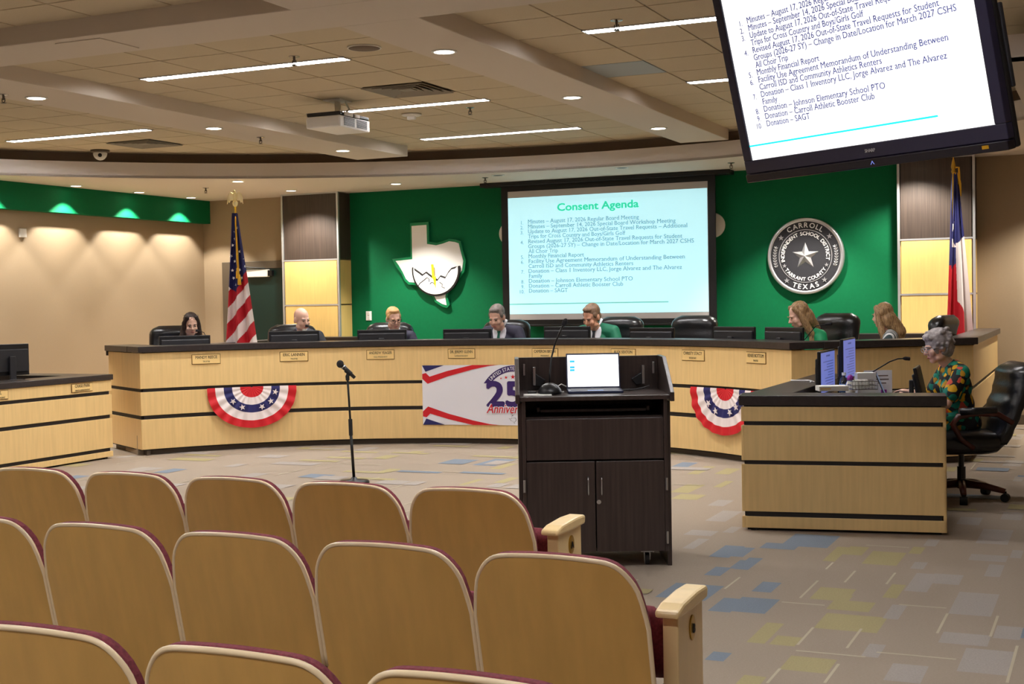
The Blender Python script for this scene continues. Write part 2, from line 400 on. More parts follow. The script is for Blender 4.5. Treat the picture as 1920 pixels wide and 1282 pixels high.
# veneer clad columns either side of the green wall
def column(name, u0, u1):
    o = struct(MB().box(u0 + .03, VC + .03, 0, u1 - .03, VB, 3.2).build(name, 'tan'))
    g = .012
    for z0, z1, m in ((2.145, 3.06, 'darkveneer'), (1.515, 2.125, 'maple_col'), (.02, 1.495, 'maple_col')):
        MB().box(u0 + .025, VC, z0, u1 - .025, VC + .02, z1).build('panel', m, o, bevel=.003)
        for a, b in ((u0, u0 + .02), (u1 - .02, u1)):
            MB().box(a, VC + .025, z0, b, VB, z1).build('side_panel', m, o, bevel=.003)
    for z in (2.135, 1.505):
        MB().box(u0, VC - .004, z - .010, u1, VC + .03, z + .010).build('cross_trim', 'alu', o)
    for a in (u0, u1):
        MB().box(a - .014, VC - .006, 0, a + .014, VC + .028, 3.08).build('corner_trim', 'alu', o)
    MB().box(u0, VC - .005, 3.05, u1, VC + .03, 3.075).build('top_trim', 'alu', o)
column('column', -10.72, -9.81); column('column', -2.27, -1.445)
# door at the left of the back wall
d = struct(MB().box(-12.005, VB - .03, 0, -11.86, VB + .02, 2.157).box(-10.86, VB - .03, 0, -10.70, VB + .02, 2.157).box(-11.86, VB - .03, 2.05, -10.86, VB + .02, 2.157).build('door_1', 'frame', bevel=.006))
MB().box(-11.86, VB - .012, .01, -10.86, VB + .02, 2.05).build('door_leaf', 'darkgreen', d)
MB().box(-11.56, VB - .085, 1.925, -11.17, VB - .012, 2.035).build('door_closer', 'offwhite', d, bevel=.01)
MB().box(-11.20, VB - .07, 1.94, -11.10, VB - .012, 2.02).tube([(-11.2, VB - .09, 2.05), (-11.55, VB - .12, 2.075), (-11.75, VB - .05, 2.07)], .009).build('closer_arm', 'blackmetal', d)
MB().cyl((-10.95, VB - .012, 1.0), (-10.95, VB - .07, 1.0), .022).tube([(-10.95, VB - .07, 1.0), (-11.08, VB - .07, 1.0)], .011).build('door_handle', 'steel', d)
# ---- ceilings
RC, CC = 7.46, (-5.65, 7.37)
ce = struct(MB().box(UL - .2, VREAR - .2, 3.42, UR + .2, VB + .2, 3.5).build('ceiling', 'drydark'))
TD = .617
tile = MB().box(-TW/2 + .009, -TD/2 + .009, 0, TW/2 - .009, TD/2 - .009, .02).mesh('ceiling_tile', 'tile')
tileg = MB().box(-TW/2 + .009, -TD/2 + .009, 0, TW/2 - .009, TD/2 - .009, .02).mesh('ceiling_tile', 'tilegrey')
bars = MB()
GREY = (-3.69, 10.36); VENTS = [(-5.65, 10.36), (-10.08, 12.21)]
def bay(u_ref, k0, k1, v0, v1):
    us = [u_ref + TW*k for k in range(k0, k1 + 1)]
    vs = []
    v = 8.2 - TD*8
    while v < v1 + TD:
        if v >= v0 - TD: vs.append(v)
        v += TD
    for u in us: bars.box(u - .012, vs[0], 3.386, u + .012, vs[-1], 3.40)
    for v in vs: bars.box(us[0], v - .012, 3.386, us[-1], v + .012, 3.40)
    for u in us[:-1]:
        for v in vs[:-1]:
            x, y = u + TW/2, v + TD/2
            if hypot(x - CC[0], y - CC[1]) > RC + .55 and y > CC[1]: continue
            if any(abs(x - a) < .3 and abs(y - b) < .3 for a, b in VENTS): continue
            g = abs(x - GREY[0]) < .2 and abs(y - GREY[1]) < .2
            o = obj('ceiling_tile', tileg if g else tile, ce, loc=(x, y, 3.378))
            if g: o['label'] = 'pale blue-grey tile'
bay(-5.33, -4, 2, 7.25, 14.8); bay(-10.40, -3, 4, 9.0, 14.8); bay(-3.37, -1, 5, 7.25, 14.8); bay(-5.33, -4, 3, 4.3, 6.75)
g = bars.build('grid_frame', 'gridbar', ce)
def beam(*b): return struct(MB().box(*b).build('ceiling_beam', 'drywall', bevel=.006))
beam(-8.38, 7.30, ZB, -7.68, 14.05, 3.42); beam(-4.46, 7.30, ZB, -3.90, 14.55, 3.42); beam(UL, 6.75, ZB, UR, 7.30, 3.42)
beam(-4.46, 4.0, ZB, -3.0, 6.75, 3.42)
def arcpts(r, a0, a1, n): return [(CC[0] + r*cos(radians(a0 + (a1 - a0)*i/n)), CC[1] + r*sin(radians(a0 + (a1 - a0)*i/n))) for i in range(n + 1)]
arc = arcpts(RC, 153, 48, 60)                                      # left end .. right, then straight back to the bulkhead corner
edge = arc + [(-.69, 12.4), (-.69, 9.72), (UR, 9.72)]
edge2 = arcpts(RC + .16, 153, 48, 60) + [(-.53, 12.5), (-.53, 9.88), (UR, 9.88)]
def ribbon(pts, z0, z1):
    mb = MB(); n = len(pts)
    return mb.add([(x, y, z0) for x, y in pts] + [(x, y, z1) for x, y in pts], [(i, i + 1, i + 1 + n, i + n) for i in range(n - 1)])
sf = MB().flat(edge + [(UR, VB), (UL, VB)], ZS, ZS + .03).build('ceiling_soffit', 'drywall'); struct(sf)
struct(ribbon(edge, ZS, ZB).build('trim_2', 'fascia', smooth=False))
mb = MB(); n = len(edge)
mb.add([(x, y, ZB) for x, y in edge] + [(x, y, ZB) for x, y in edge2], [(i, i + 1, i + 1 + n, i + n) for i in range(n - 1)])
struct(mb.build('trim_3', 'drywall')); struct(ribbon(edge2, ZB, 3.42).build('trim_4', 'drydark'))  # upper band set back, its recess shade also painted in with darker drywall
# ---- ceiling fixtures
WHERE = ['recessed linear ceiling light nearest above the projector, three lenses long', 'linear ceiling light in the far left bay above the dome camera', 'linear ceiling light running behind the projector',
         'linear ceiling light closest to the curved fascia, middle bay', 'linear ceiling light cut off by the hanging television, upper of the two', 'linear ceiling light beside the pale blue-grey tile, lower of two by the television']
for i, (x, y, n) in enumerate(STRIPS + ADDED_STRIPS):
    t = thing('linear_light', WHERE[i] if i < len(WHERE) else 'added unseen linear ceiling light behind the viewer, ' + ['over the middle aisle, nearer', 'over the right aisle, nearer', 'over the middle aisle, farther', 'over the right aisle, farther', 'by the left wall'][i - len(WHERE)], 'light', (x, y, ZC), 0, 'linear ceiling lights')
    L = n*TW
    MB().box(-.01, -.062, -.012, L + .01, -.054, .02).box(-.01, .054, -.012, L + .01, .062, .02).box(-.01, -.062, -.012, 0, .062, .02).box(L, -.062, -.012, L + .01, .062, .02).box(0, -.010, -.012, L, .014, .02).box(0, -.062, .006, L, .062, .02).build('housing', 'alu', t)
    for k in range(n):
        MB().box(k*TW + .012, -.054, -.006, (k + 1)*TW - .012, -.010, .006).build('lens', 'emitter' if i < len(STRIPS) else 'emitter_added', t)
        MB().box(k*TW + .012, .014, -.006, (k + 1)*TW - .012, .054, .006).build('lens', 'emitter' if i < len(STRIPS) else 'emitter_added', t)
def can(x, y, z, label, lit=True, hot=False, r=.062, grp='recessed downlights'):
    t = thing('recessed_downlight', label, 'light', (x, y, z), 0, grp)
    MB().lathe([(r + .018, 0), (r + .018, -.006), (r, -.008), (r, .0)], 24).build('trim_ring', 'white', t, smooth=True)
    MB().lathe([(r, -.0065), (.001, -.0075)], 24).build('lens', 'canhot' if hot else 'canlight' if lit else 'black', t)
CL = ['round downlight in the left beam, beside the sprinkler nearest the crossbeam', 'round downlight in the left beam, second from the fascia', 'round downlight at the fascia end of the left beam',
      'largest round downlight, at the near end of the middle beam', 'round downlight in the middle of the middle beam', 'round downlight at the far end of the middle beam']
for (x, y), l in zip(BEAM_LIGHTS, CL): can(x, y, ZB, l, r=.072)
for k, (x, y) in enumerate(WALL_LIGHTS):
    if k >= 2: can(x, y, ZS, ['', '', 'wall washer above the green band, farthest from the corner', 'middle wall washer of three above the green band', 'wall washer above the green band, nearest the corner'][k])
for (x, y, w, a), l in zip(SOFFIT_LIGHTS, ['soffit downlight over the left veneer column', 'soffit downlight over the white state-shaped plaque', 'soffit downlight over the round seal, hidden by the television', 'soffit downlight over the right veneer column', 'soffit downlight over the tan wall beyond the right column', 'added soffit downlight brightening the draped state flag', '']):
    if w: can(x, y, ZS, l)
can(FLAG_LIGHT[0], FLAG_LIGHT[1], ZS, 'glowing soffit spotlight right above the eagle topped flag', hot=True)
for x, y, l in ((-6.94, 15.0, 'unlit soffit downlight above the projection screen, left of two'), (-5.32, 15.0, 'unlit soffit downlight above the projection screen, right of two')): can(x, y, ZS, l, lit=False)
for (x, y), l in zip(VENTS, ('square ceiling air diffuser beside the projector', 'square ceiling air diffuser in the left bay')):
    t = thing('air_diffuser', l, 'vent', (x, y, 3.376), 0, 'ceiling air diffusers')
    for k in range(4):
        a, b = .30 - k*.065, .262 - k*.065; z = -.004 - (3 - k)*.002
        mb = MB()
        for q in range(4):
            m = Matrix.Rotation(q*pi/2, 4, 'Z')
            mb.add([m @ Vector(p) for p in ((-a, -a, z), (a, -a, z), (b, -b, z + .03), (-b, -b, z + .03))], [(0, 1, 2, 3)])
        mb.build('vane_ring', 'vane', t, solid=.004)
    MB().box(-.3, -.3, .034, .3, .3, .04).build('plenum', 'drydark', t)
    MB().box(-.06, -.06, -.004, .06, .06, .004).build('core', 'vane', t)
t = thing('ceiling_speaker', 'flat round grey speaker grille flush with the ceiling tiles', 'speaker', (-4.99, 8.50, 3.374))
MB().lathe([(.115, 0), (.115, -.006), (.001, -.008)], 28).build('grille', 'drydark', t, smooth=True); MB().lathe([(.125, .002), (.125, -.005), (.112, -.006)], 28).build('rim', 'offwhite', t)
def sprinkler(x, y, z, l):
    t = thing('sprinkler_head', l, 'sprinkler', (x, y, z), 0, 'fire sprinklers')
    MB().lathe([(.042, 0), (.042, -.004), (.016, -.01)], 16).build('escutcheon', 'steel', t)
    MB().cyl((0, 0, -.008), (0, 0, -.045), .011, .008, 8).tube([(-.014, 0, -.03), (-.016, 0, -.055), (0, 0, -.068)], .004, 6).tube([(.014, 0, -.03), (.016, 0, -.055), (0, 0, -.068)], .004, 6).build('body', 'frame', t)
    MB().lathe([(.022, -.068), (.022, -.071)], 10).build('deflector', 'frame', t)
for a in [(-5.63, 8.55, 3.378, 'sprinkler above the first linear light of the middle bay'), (-5.65, 11.6, 3.378, 'sprinkler beyond the strobe in the middle bay'), (-3.04, 8.51, 3.378, 'sprinkler above the linear light beside the television'),
          (-8.22, 8.23, ZB, 'sprinkler in the left beam near the crossbeam'), (-8.08, 11.61, ZB, 'sprinkler halfway along the left beam'), (-10.89, 14.38, ZS, 'sprinkler in the soffit near the eagle topped flag'), (-7.21, 15.2, ZS, 'sprinkler in the soffit left of the projection screen'), (-4.05, 15.2, ZS, 'sprinkler in the soffit right of the projection screen')]: sprinkler(*a)
t = thing('strobe_alarm', 'round white ceiling strobe with clear lens near the projector', 'alarm', (-6.34, 11.69, 3.376))
MB().lathe([(.10, 0), (.10, -.012), (.085, -.02), (.03, -.022)], 24).build('base', 'offwhite', t, smooth=True); MB().box(-.045, -.02, -.055, .045, .02, -.02).build('lens', 'white', t, bevel=.008)
t = thing('dome_camera', 'white dome security camera under the left bay', 'camera', (-10.92, 12.42, 3.376))
MB().lathe([(.11, 0), (.11, -.02), (.085, -.03)], 24).build('base', 'frame', t, smooth=True)
MB().ell((0, 0, -.035), (.082, .082, .085), n=20).build('dome', 'offwhite', t, smooth=True); MB().ell((.045, -.055, -.065), .024).build('lens', 'black', t, smooth=True)
t = thing('access_panel', 'flush square access panel in the near crossbeam', 'panel', (-6.17, 7.02, ZB - .002)); MB().box(-.19, -.19, -.004, .19, .19, .001).build('door', 'drywall', t)
t = thing('wall_sensor', 'small grey box high on the left wall', 'sensor', (UL + .001, 12.60, 2.46)); MB().box(0, -.055, -.055, .03, .055, .055).build('body', 'offwhite', t, bevel=.006)
t = thing('wall_switch', 'white switch plate on the green wall by the left column', 'switch', (-9.535, VB - .001, 1.34)); MB().box(-.045, -.008, -.065, .045, 0, .065).build('plate', 'white', t, bevel=.003)
for z in (-.03, .03): MB().box(-.016, -.014, z - .02, .016, -.008, z + .02).build('rocker', 'offwhite', t, bevel=.002)
for x, l in ((-7.37, 'round white wall speaker peeking out left of the screen'), (-4.53, 'round white wall speaker peeking out right of the screen')):
    t = thing('wall_speaker', l, 'speaker', (x + (.03 if x < -6 else -.03), VB, 2.41), 0, 'wall speakers behind the screen')
    m = Matrix.Rotation(pi/2, 4, 'X')
    MB().lathe([(.155, 0), (.155, .02), (.14, .03), (.001, .034)], 28, m=m).build('grille', 'offwhite', t, smooth=True)
# ---- projector
t = thing('projector', 'white projector hanging from the tile ceiling in the middle bay', 'projector', (-6.32, 10.36, 3.10))
MB().box(-.36, -.05, 0, .0, .48, .105).build('case', 'white', t, bevel=.012)
MB().box(-.355, -.045, .106, -.005, .475, .14).build('top_cover', 'plastic2', t, bevel=.01)
for k in range(7): MB().box(.0, .02, .02 + k*.011, .004, .20, .026 + k*.011).box(.0, .24, .02 + k*.011, .004, .42, .026 + k*.011).build('vent_slat', 'plastic2', t)
MB().box(.0, .02, .106, .012, .16, .14).box(.0, .2, .106, .012, .28, .135).build('port_panel', 'offwhite', t); MB().cyl((-.18, .48, .06), (-.18, .53, .06), .045, n=20).build('lens', 'black', t)
MB().box(-.25, .12, .14, -.11, .3, .165).cyl((-.18, .21, .16), (-.18, .21, .272), .028).box(-.27, .10, .266, -.09, .32, .277).tube([(-.14, .25, .15), (-.10, .28, .2), (-.12, .25, .27)], .01).build('ceiling_mount', 'offwhite', t)
# ================================================================ the dais
DC = (-5.555, 8.723)
def dp(a, r, z=0): return Vector((DC[0] + r*cos(radians(a)), DC[1] + r*sin(radians(a)), z))
A0, A1 = 149.6, 40.9
PL, PR = Vector((-9.87, 11.27, 0)), Vector((-1.15, 12.50, 0))         # outer ends of the wings
BANDS = ((.062, .368), (.408, .648), (.682, 1.045))
def wall_run(mbs, p, q, th, out):
    "boards of a straight face from p to q; out = +1 when the face looks to the left of p->q"
    d = (q - p).normalized(); n = Vector((-d.y, d.x, 0))*out
    m = Matrix((( d.x, -n.x, 0, p.x), (d.y, -n.y, 0, p.y), (0, 0, 1, 0), (0, 0, 0, 1))); L = (q - p).length
    return m, L
RP = 4.015
dais = thing('council_dais', 'long curved maple dais with dark counter, nameplates and black joint lines', 'dais', (0, 0, 0))
MB().arc(DC, RP + .015, RP + .04, A0 - .5, A1 + .5, .05, 1.06, 60).build('backing', 'reveal', dais)
MB().arc(DC, 4.085, 4.12, A0 - .8, A1 + .8, 0, .07, 60).build('toe_kick', 'toe', dais)
for z0, z1 in BANDS: MB().arc(DC, RP, RP + .018, A0, A1, z0, z1, 72).build('front_panel', 'maple', dais, bevel=.003)
MB().arc(DC, RP - .03, 4.36, A0 + .3, A1 - .3, 1.052, 1.112, 72).build('counter_top', 'counter', dais, bevel=.004)
MB().arc(DC, 4.34, 4.36, A0 - 5, A1 + 5, .9, 1.052, 60).build('counter_back', 'maple', dais)
MB().arc(DC, 4.12, 4.95, A0 - 5, A1 + 5, .915, .945, 60).build('work_surface', 'counter', dais)
for nm, p, q, out in (('left_wing', dp(A0, RP), PL, 1), ('right_wing', dp(A1, RP), PR, -1), ('left_return', PL, Vector((-10.33, 15.82, 0)), 1), ('right_return', PR, Vector((-1.20, 15.84, 0)), -1)):
    m, L = wall_run(None, p, q, .02, out)
    ret = 'return' in nm
    MB().box(.04, .015, .05, L, .06, 1.0, m=m).build('backing', 'reveal', dais)
    MB().box(.03, .06, 0, L, .1, .07, m=m).build('toe_kick', 'toe', dais)
    for z0, z1 in BANDS: MB().box(0, 0, z0, L, .018, min(z1, 1.0) if nm == 'left_return' else z1, m=m).build('front_panel', 'maple', dais, bevel=.003)
    wd, zt = (.16, 1.06) if nm == 'left_return' else (.22, 1.112) if ret else (.30, 1.112)
    MB().box(-.0 if ret else .30, -.03, zt - .06, L + (.03 if not ret else 0), wd, zt, m=m).build('counter_top', 'counter', dais, bevel=.004)
    MB().box(.0 if ret else .45, wd - .05, .2, L, wd - .02, zt - .06, m=m).build('counter_back', 'maple', dais)
def credenza(u0, u1, v0, v1, l):
    t = thing('back_credenza', l, 'credenza', ((u0 + u1)/2, (v0 + v1)/2, .2)); a, b = (u1 - u0)/2, (v1 - v0)/2
    MB().box(-a, -b, 0, a, b, .77).build('body', 'maple', t); MB().box(-a - .02, -b - .03, .77, a + .02, b + .02, .865).build('top', 'counter_edge', t, bevel=.004)
credenza(-10.1, -9.06, 15.5, 15.84, 'low maple credenza with black top behind the bald man')
credenza(-3.15, -1.5, 15.55, 15.84, 'low maple credenza with black top behind the woman in stripes')
pts = [tuple(dp(a, 4.14)[:2]) for a in [A0 - i*(A0 - A1)/40 for i in range(41)]]
struct(MB().flat(pts + [(-1.24, 12.6), (-1.24, 15.86), (-10.28, 15.86), (-9.82, 11.35)], 0.001, .2).build('stage_platform', 'carpet'))
# nameplates on the dais: words as on the plates
def nameplate(pos, rz, lines, label, w=.30, h=.105):
    t = thing('nameplate', label, 'nameplate', pos, rz, 'engraved nameplates')
    MB().box(-w/2, -.006, -h/2, w/2, 0, h/2).build('backplate', 'platerim', t, bevel=.002)
    MB().box(-w/2 + .006, -.010, -h/2 + .006, w/2 - .006, -.005, h/2 - .006).build('face', 'plate', t, bevel=.001)
    mb = MB(); put_text(mb, lines[0], 0, .006, .042, -.0108, 'C', width=min(w*.82, .0205*len(lines[0])), bold=.016, serif=True)
    mb.build('lettering', 'ink', t); mb = MB()
    put_text(mb, lines[1], 0, -.032, .022, -.0108, 'C', width=min(w*.7, .0105*len(lines[1])), bold=.008)
    mb.build('lettering', 'ink', t)
NP = [(139.75, 'MANDY REECE', 'TRUSTEE', 'nameplate below the woman with glasses on her head'), (126.65, 'ERIC LANNEN', 'TRUSTEE', 'nameplate below the bald man'),
      (113.55, 'ANDREW YEAGER', 'VICE PRESIDENT', 'nameplate below the sandy-haired man, right of the microphone stand'), (101.0, 'DR. JEREMY GLENN', 'SUPERINTENDENT', 'nameplate above the white anniversary banner'),
      (87.6, 'CAMERON BRYAN', 'PRESIDENT', 'nameplate above the lectern, behind the gooseneck microphone'), (74.4, 'ALEX SEXTON', 'TRUSTEE', 'nameplate above the laptop on the lectern'),
      (61.75, 'CHRISTY STACY', 'SECRETARY', 'nameplate right of the lectern above the right bunting'), (49.0, 'RENEE BOTTOM', 'TRUSTEE', 'nameplate nearest the clerk desk')]
for a, n, r, l in NP: nameplate(dp(a, RP - .001, .962), radians(a - 90), (n, r), l)
# ---- bunting fans
def bunting(a, label, zt=.657, w=.465, h=.43):
    t = thing('bunting', label, 'bunting', dp(a, RP - .004, zt), radians(a - 90), 'patriotic bunting fans')
    def P(s, r):                                                       # s 0..1 round the fan, r 0..1 outwards
        ang = pi*s; x = -w*cos(ang)*r; z = -h*sin(ang)**.85*r
        y = -.012 - .016*r*(1 + sin(ang*22))*.5 - .035*sin(ang)*r - RP + sqrt(RP*RP - x*x)
        y = -(.010 + .030*sin(ang)*r + .016*r*(sin(ang*21) + 1)*.5) + (RP - sqrt(RP*RP - x*x))*-1
        return (x, y, z)
    cuts = (0, .24, .42, .62, .82, 1)
    for nm, r0, r1, m in (('red_center', 0.02, .26, 'red'), ('white_band', .26, .44, 'flagwhite'), ('blue_band', .44, .63, 'navy'), ('white_band', .63, .82, 'flagwhite'), ('red_border', .82, 1, 'red')):
        MB().grid(lambda i, j: P(i, r0 + (r1 - r0)*j), 96, 3).build(nm, m, t, smooth=True)
    for s in (.20, .36, .63, .78, .93):
        c = P(s, .535); k = Vector(c)
        MB().prism([(k.x + x, k.z + z) for x, z in star_poly(0, 0, .034, s*3)], k.y - .022, k.y - .014).build('star', 'flagwhite', t)
bunting(133.1, 'red white and blue bunting fan on the dais left of the microphone stand')
bunting(55.4, 'red white and blue bunting fan half hidden behind the clerk desk', zt=.665)
# ---- anniversary banner bent along the dais
BA, BW, BZ0, BZ1 = 107.2, 1.66, .205, .840
def bend(p):                                                           # x from the banner's left edge, z, y out of the face
    a = BA - math.degrees(p.x/RP); return dp(a, RP - .006 + p.y, p.z)
t = thing('anniversary_banner', 'white vinyl anniversary banner with red and blue ribbons on the dais front', 'banner')
H = BZ1 - BZ0
MB().grid(lambda i, j: (i*BW, 0, BZ0 + j*H), 40, 2).map(bend).build('sheet', 'vinyl', t, solid=.003)
def sheet_poly(name, m, polys, y=-.004):
    mb = MB()
    for poly in polys: mb.add([(x, y, z) for x, z in poly], [tuple(range(len(poly)))])
    mb.map(bend).build(name, m, t)
def strip(top, bot): return [(list(q)) for q in zip(top[:-1], top[1:], bot[1:], bot[:-1])]
k = BW/2.02
def X(px): return (px - 105)/8.727*.00643
def Zt(py): return BZ1 - (py - 142)/8.727*.00574
top = [(X(a), Zt(b)) for a, b in ((215, 325), (480, 235), (850, 142), (1250, 142))]; bot = [(X(a), Zt(b)) for a, b in ((185, 440), (480, 325), (850, 215), (1100, 158))]
def sm(f, flip=False): return [(x, (BZ0 + BZ1) - z) if flip else (x, z) for x, z in f]
for fl in (False, True):
    sheet_poly('red_ribbon', 'red', [sm(q, fl) for q in strip(top, bot)] + [sm([(X(a), Zt(b)) for a, b in ((107, 280), (160, 265), (215, 325), (185, 440), (107, 360))], fl)])
    sheet_poly('blue_corner', 'navy', [sm([(X(a), Zt(b)) for a, b in ((107, 143), (430, 143), (155, 245))], fl)])
# arched ribbon with words, numerals, script
cx, cz, rr = X(1490), Zt(760), .340
mb = MB(); R0, R1 = rr - .001, rr + .062
an = [(-52 + i*104/24) for i in range(25)]
ar = [[(cx + q*sin(radians(a)), -.0045, cz + q*cos(radians(a))) for a in an] for q in (R0, R1)]
mb.add(ar[0] + ar[1], [(i, i + 1, i + 26, i + 25) for i in range(24)])
for sgn in (-1, 1):
    e = radians(58); mb.add([ar[0][0 if sgn < 0 else 24], ar[1][0 if sgn < 0 else 24], (cx + sgn*(R1 + .004)*sin(e), -.0045, cz + R1*cos(e)), (cx + sgn*(rr + .03)*sin(radians(55)), -.0045, cz + (rr + .03)*cos(radians(55))), (cx + sgn*R0*sin(e), -.0045, cz + R0*cos(e))], [(0, 1, 2, 3, 4)])
mb.map(bend).build('arched_ribbon', 'purple', t)
mb = MB(); s = 'UNITED STATES OF AMERICA'
wid = [(text_raw(c)[3] - text_raw(c)[2] if c != ' ' else .25) + .10 for c in s]; tot = sum(wid); acc = 0
for c, w_ in zip(s, wid):
    a = -48 + 96*(acc + w_/2)/tot; acc += w_
    if c != ' ': put_text(mb, c, cx + (rr + .012)*sin(radians(a)), cz + (rr + .012)*cos(radians(a)), .054, -.0065, 'C', bold=.015, rot=-radians(a), xs=.85)
mb.map(bend).build('ribbon_lettering', 'vinyl', t)
mb = MB()
for dx, r, dz in ((-.135, .012, -.008), (-.078, .019, .002), (0, .028, .008), (.07, .019, .002), (.127, .012, -.008)):
    q = star_poly(X(1468) + dx, Zt(345) + dz, r); mb.add([(x, -.0045, z) for x, z in q], [tuple(range(10))])
mb.map(bend).build('red_stars', 'red', t)
mb = MB(); put_text(mb, '250', X(1075), Zt(795), (Zt(415) - Zt(800))/.70, -.005, 'L', width=.60, bold=.035, res=6); mb.map(bend).build('numerals', 'purple', t)
for nm, m, b, yy in (('script_outline', 'vinyl', .06, -.0075), ('script', 'red', .012, -.0105)):
    mb = MB(); put_text(mb, 'Anniversary', X(1062) - (.008 if b > .03 else 0), Zt(912), .135, yy, 'L', width=.53 + (.016 if b > .03 else 0), slant=.28, bold=b); mb.map(bend).build(nm, m, t)
TX = [(.405, 1.0), (.60, 1.0), (.60, .70), (.66, .68), (.74, .665), (.82, .69), (.90, .68), (.945, .665), (.955, .54), (1.0, .44), (.985, .34), (.90, .27), (.83, .22), (.775, .15), (.80, 0), (.70, .035), (.64, .07), (.60, .155), (.545, .22), (.50, .285), (.43, .31), (.36, .265), (.30, .29), (.24, .40), (.13, .52), (.0, .595), (.405, .595)]
q = [(X(1395) + x*.085, Zt(1075) + z*.085) for x, z in TX]
sheet_poly('state_outline', 'reveal', [q]); c0 = (sum(x for x, z in q)/len(q), sum(z for x, z in q)/len(q))
sheet_poly('state_emblem', 'vinyl', [[(c0[0] + (x - c0[0])*.86, c0[1] + (z - c0[1])*.86) for x, z in q]], -.005)
# ================================================================ clerk desk (right) and side desk (left)
def panel_face(t, p, q, bands, out, top, depth, th=.018, toe=.0):
    m, L = wall_run(None, p, q, th, out)
    MB().box(.03, .012, .02, L - .03, .05, top - .055, m=m).build('backing', 'reveal', t)
    for z0, z1 in bands: MB().box(0, 0, z0, L, th, z1, m=m).build('front_panel', 'maple', t, bevel=.003)
    MB().box(.03, .05, 0, L - .03, .09, .06, m=m).build('toe_kick', 'reveal', t)
    return m, L
V3 = Vector
cd = thing('clerk_desk', 'L-shaped maple clerk desk with dark counter and three black joint lines', 'desk')
a, b, cc = V3((-2.20, 8.42, 0)), V3((-.955, 8.615, 0)), V3((-2.215, 10.95, 0))
CB = ((.018, .092), (.124, .428), (.454, .680), (.706, .800))
mF, LF = panel_face(cd, a, b, CB, -1, .87, .3)
mL, LL = panel_face(cd, a, cc, CB, 1, .87, .3)
MB().box(-.012, -.012, .808, LF + .005, .27, .872, m=mF).build('counter_top', 'counter', cd, bevel=.004)
MB().box(.27, -.012, .808, LL, .27, .872, m=mL).build('counter_top', 'counter', cd, bevel=.004)
MB().box(LF - .02, .0, .02, LF, .30, .80, m=mF).build('end_panel', 'maple', cd, bevel=.003)
MB().box(.2, .26, .05, LF - .03, .285, .808, m=mF).build('inner_panel', 'maple', cd); MB().box(.2, .26, .05, LL, .285, .808, m=mL).build('inner_panel', 'maple', cd)
MB().box(.24, .24, .715, LF - .1, .75, .742, m=mF).build('work_surface', 'counter', cd); MB().box(.24, .24, .715, LL, .95, .742, m=mL).build('work_surface', 'counter', cd)
ld = thing('side_desk', 'maple side desk with dark counter along the left wall, two nameplates', 'desk')
a, b, cc = V3((-9.25, 6.6, 0)), V3((-9.20, 10.54, 0)), V3((-11.2, 10.60, 0))
mA, LA = panel_face(ld, a, b, ((.018, .074), (.108, .405), (.441, .645), (.678, .788)), -1, .845, .3)
MB().box(0, -.015, .79, LA + .012, .33, .845, m=mA).build('counter_top', 'counter', ld, bevel=.004)
mB, LB = panel_face(ld, b, cc, ((.018, .074), (.108, .405), (.441, .645), (.678, .788)), -1, .845, .3)
MB().box(.33, -.012, .79, LB, .33, .845, m=mB).build('counter_top', 'counter', ld, bevel=.004)
MB().box(.1, .30, .05, LA - .30, .325, .79, m=mA).build('inner_panel', 'maple', ld); MB().box(.28, .30, .05, LB, .325, .79, m=mB).build('inner_panel', 'maple', ld)
MB().box(.1, .3, .715, LA - .33, .95, .742, m=mA).build('work_surface', 'counter', ld)
rz = pi/2
nameplate((-9.2035, 10.12, .737), rz - .0127, ('CHASE PARK', 'DEPUTY SUPERINTENDENT'), 'nameplate at the right end of the left side desk', .29, .085)
nameplate((-9.2165, 9.03, .737), rz - .0127, ('MICKEL', 'ASST. SUPERINTENDENT'), 'nameplate cut off by the edge of the photo on the left side desk', .29, .085)
# ================================================================ monitors
def monitor_proto(name, label, pos, rz, w, h, z0, stand='tower', screen=None, tilt=0):
    t = thing(name, label, 'monitor', pos, rz)
    m = Matrix.Translation((0, 0, z0 + h/2)) @ Matrix.Rotation(tilt, 4, 'X')
    MB().box(-w/2, -.012, -h/2, w/2, .012, h/2, m=m).build('panel', 'plastic', t, bevel=.006)      # -y is its back, +y its screen
    MB().prism([(-w*.47, -h*.4), (w*.47, -h*.4), (w*.47, h*.34), (-w*.47, h*.34)], -.03, -.010, m=m).build('back_shell', 'plastic2', t, bevel=.012)
    MB().box(-w/2 + .012, .0125, -h/2 + .02, w/2 - .012, .0135, h/2 - .012, m=m).build('screen', screen or 'black', t)
    MB().box(-.03, -.075, .008, .03, -.045, z0 + h*.62).box(-.025, -.05, z0 + h*.42, .025, -.02, z0 + h*.58).build('stand', 'plastic2', t, bevel=.006)
    MB().box(-.12, -.16, 0, .12, .08, .012).build('foot', 'plastic', t, bevel=.004)
    return t
def dais_rz(a): return radians(a - 90)
MON = [(141.3, 'black monitor back in front of the woman with glasses on her head'), (126.25, 'black monitor back in front of the bald man'), (113.95, 'black monitor back in front of the sandy-haired man'), (101.75, 'black monitor back in front of the man in the navy suit'),
       (87.0, 'black monitor back in front of the man in the green jacket'), (73.95, 'black monitor back left of the empty chair, behind the lectern'), (60.4, 'black monitor back right of the empty chair'), (51.6, 'black monitor back in front of the blonde woman in green')]
m0 = None
for i, (a, l) in enumerate(MON):
    p = dp(a, 4.47, .945)
    zz = (.0, .022, .018, .012, .028, .010, .022, .022)[i]
    if m0 is None:
        m0 = monitor_proto('desk_monitor', l, p, dais_rz(a), .545, .245, .012); m0['group'] = 'monitors on the dais'; o = m0
    else: o = dup(m0, p, dais_rz(a), l)
    o.location.z += zz - .0
    o.scale = (1, 1, 1)
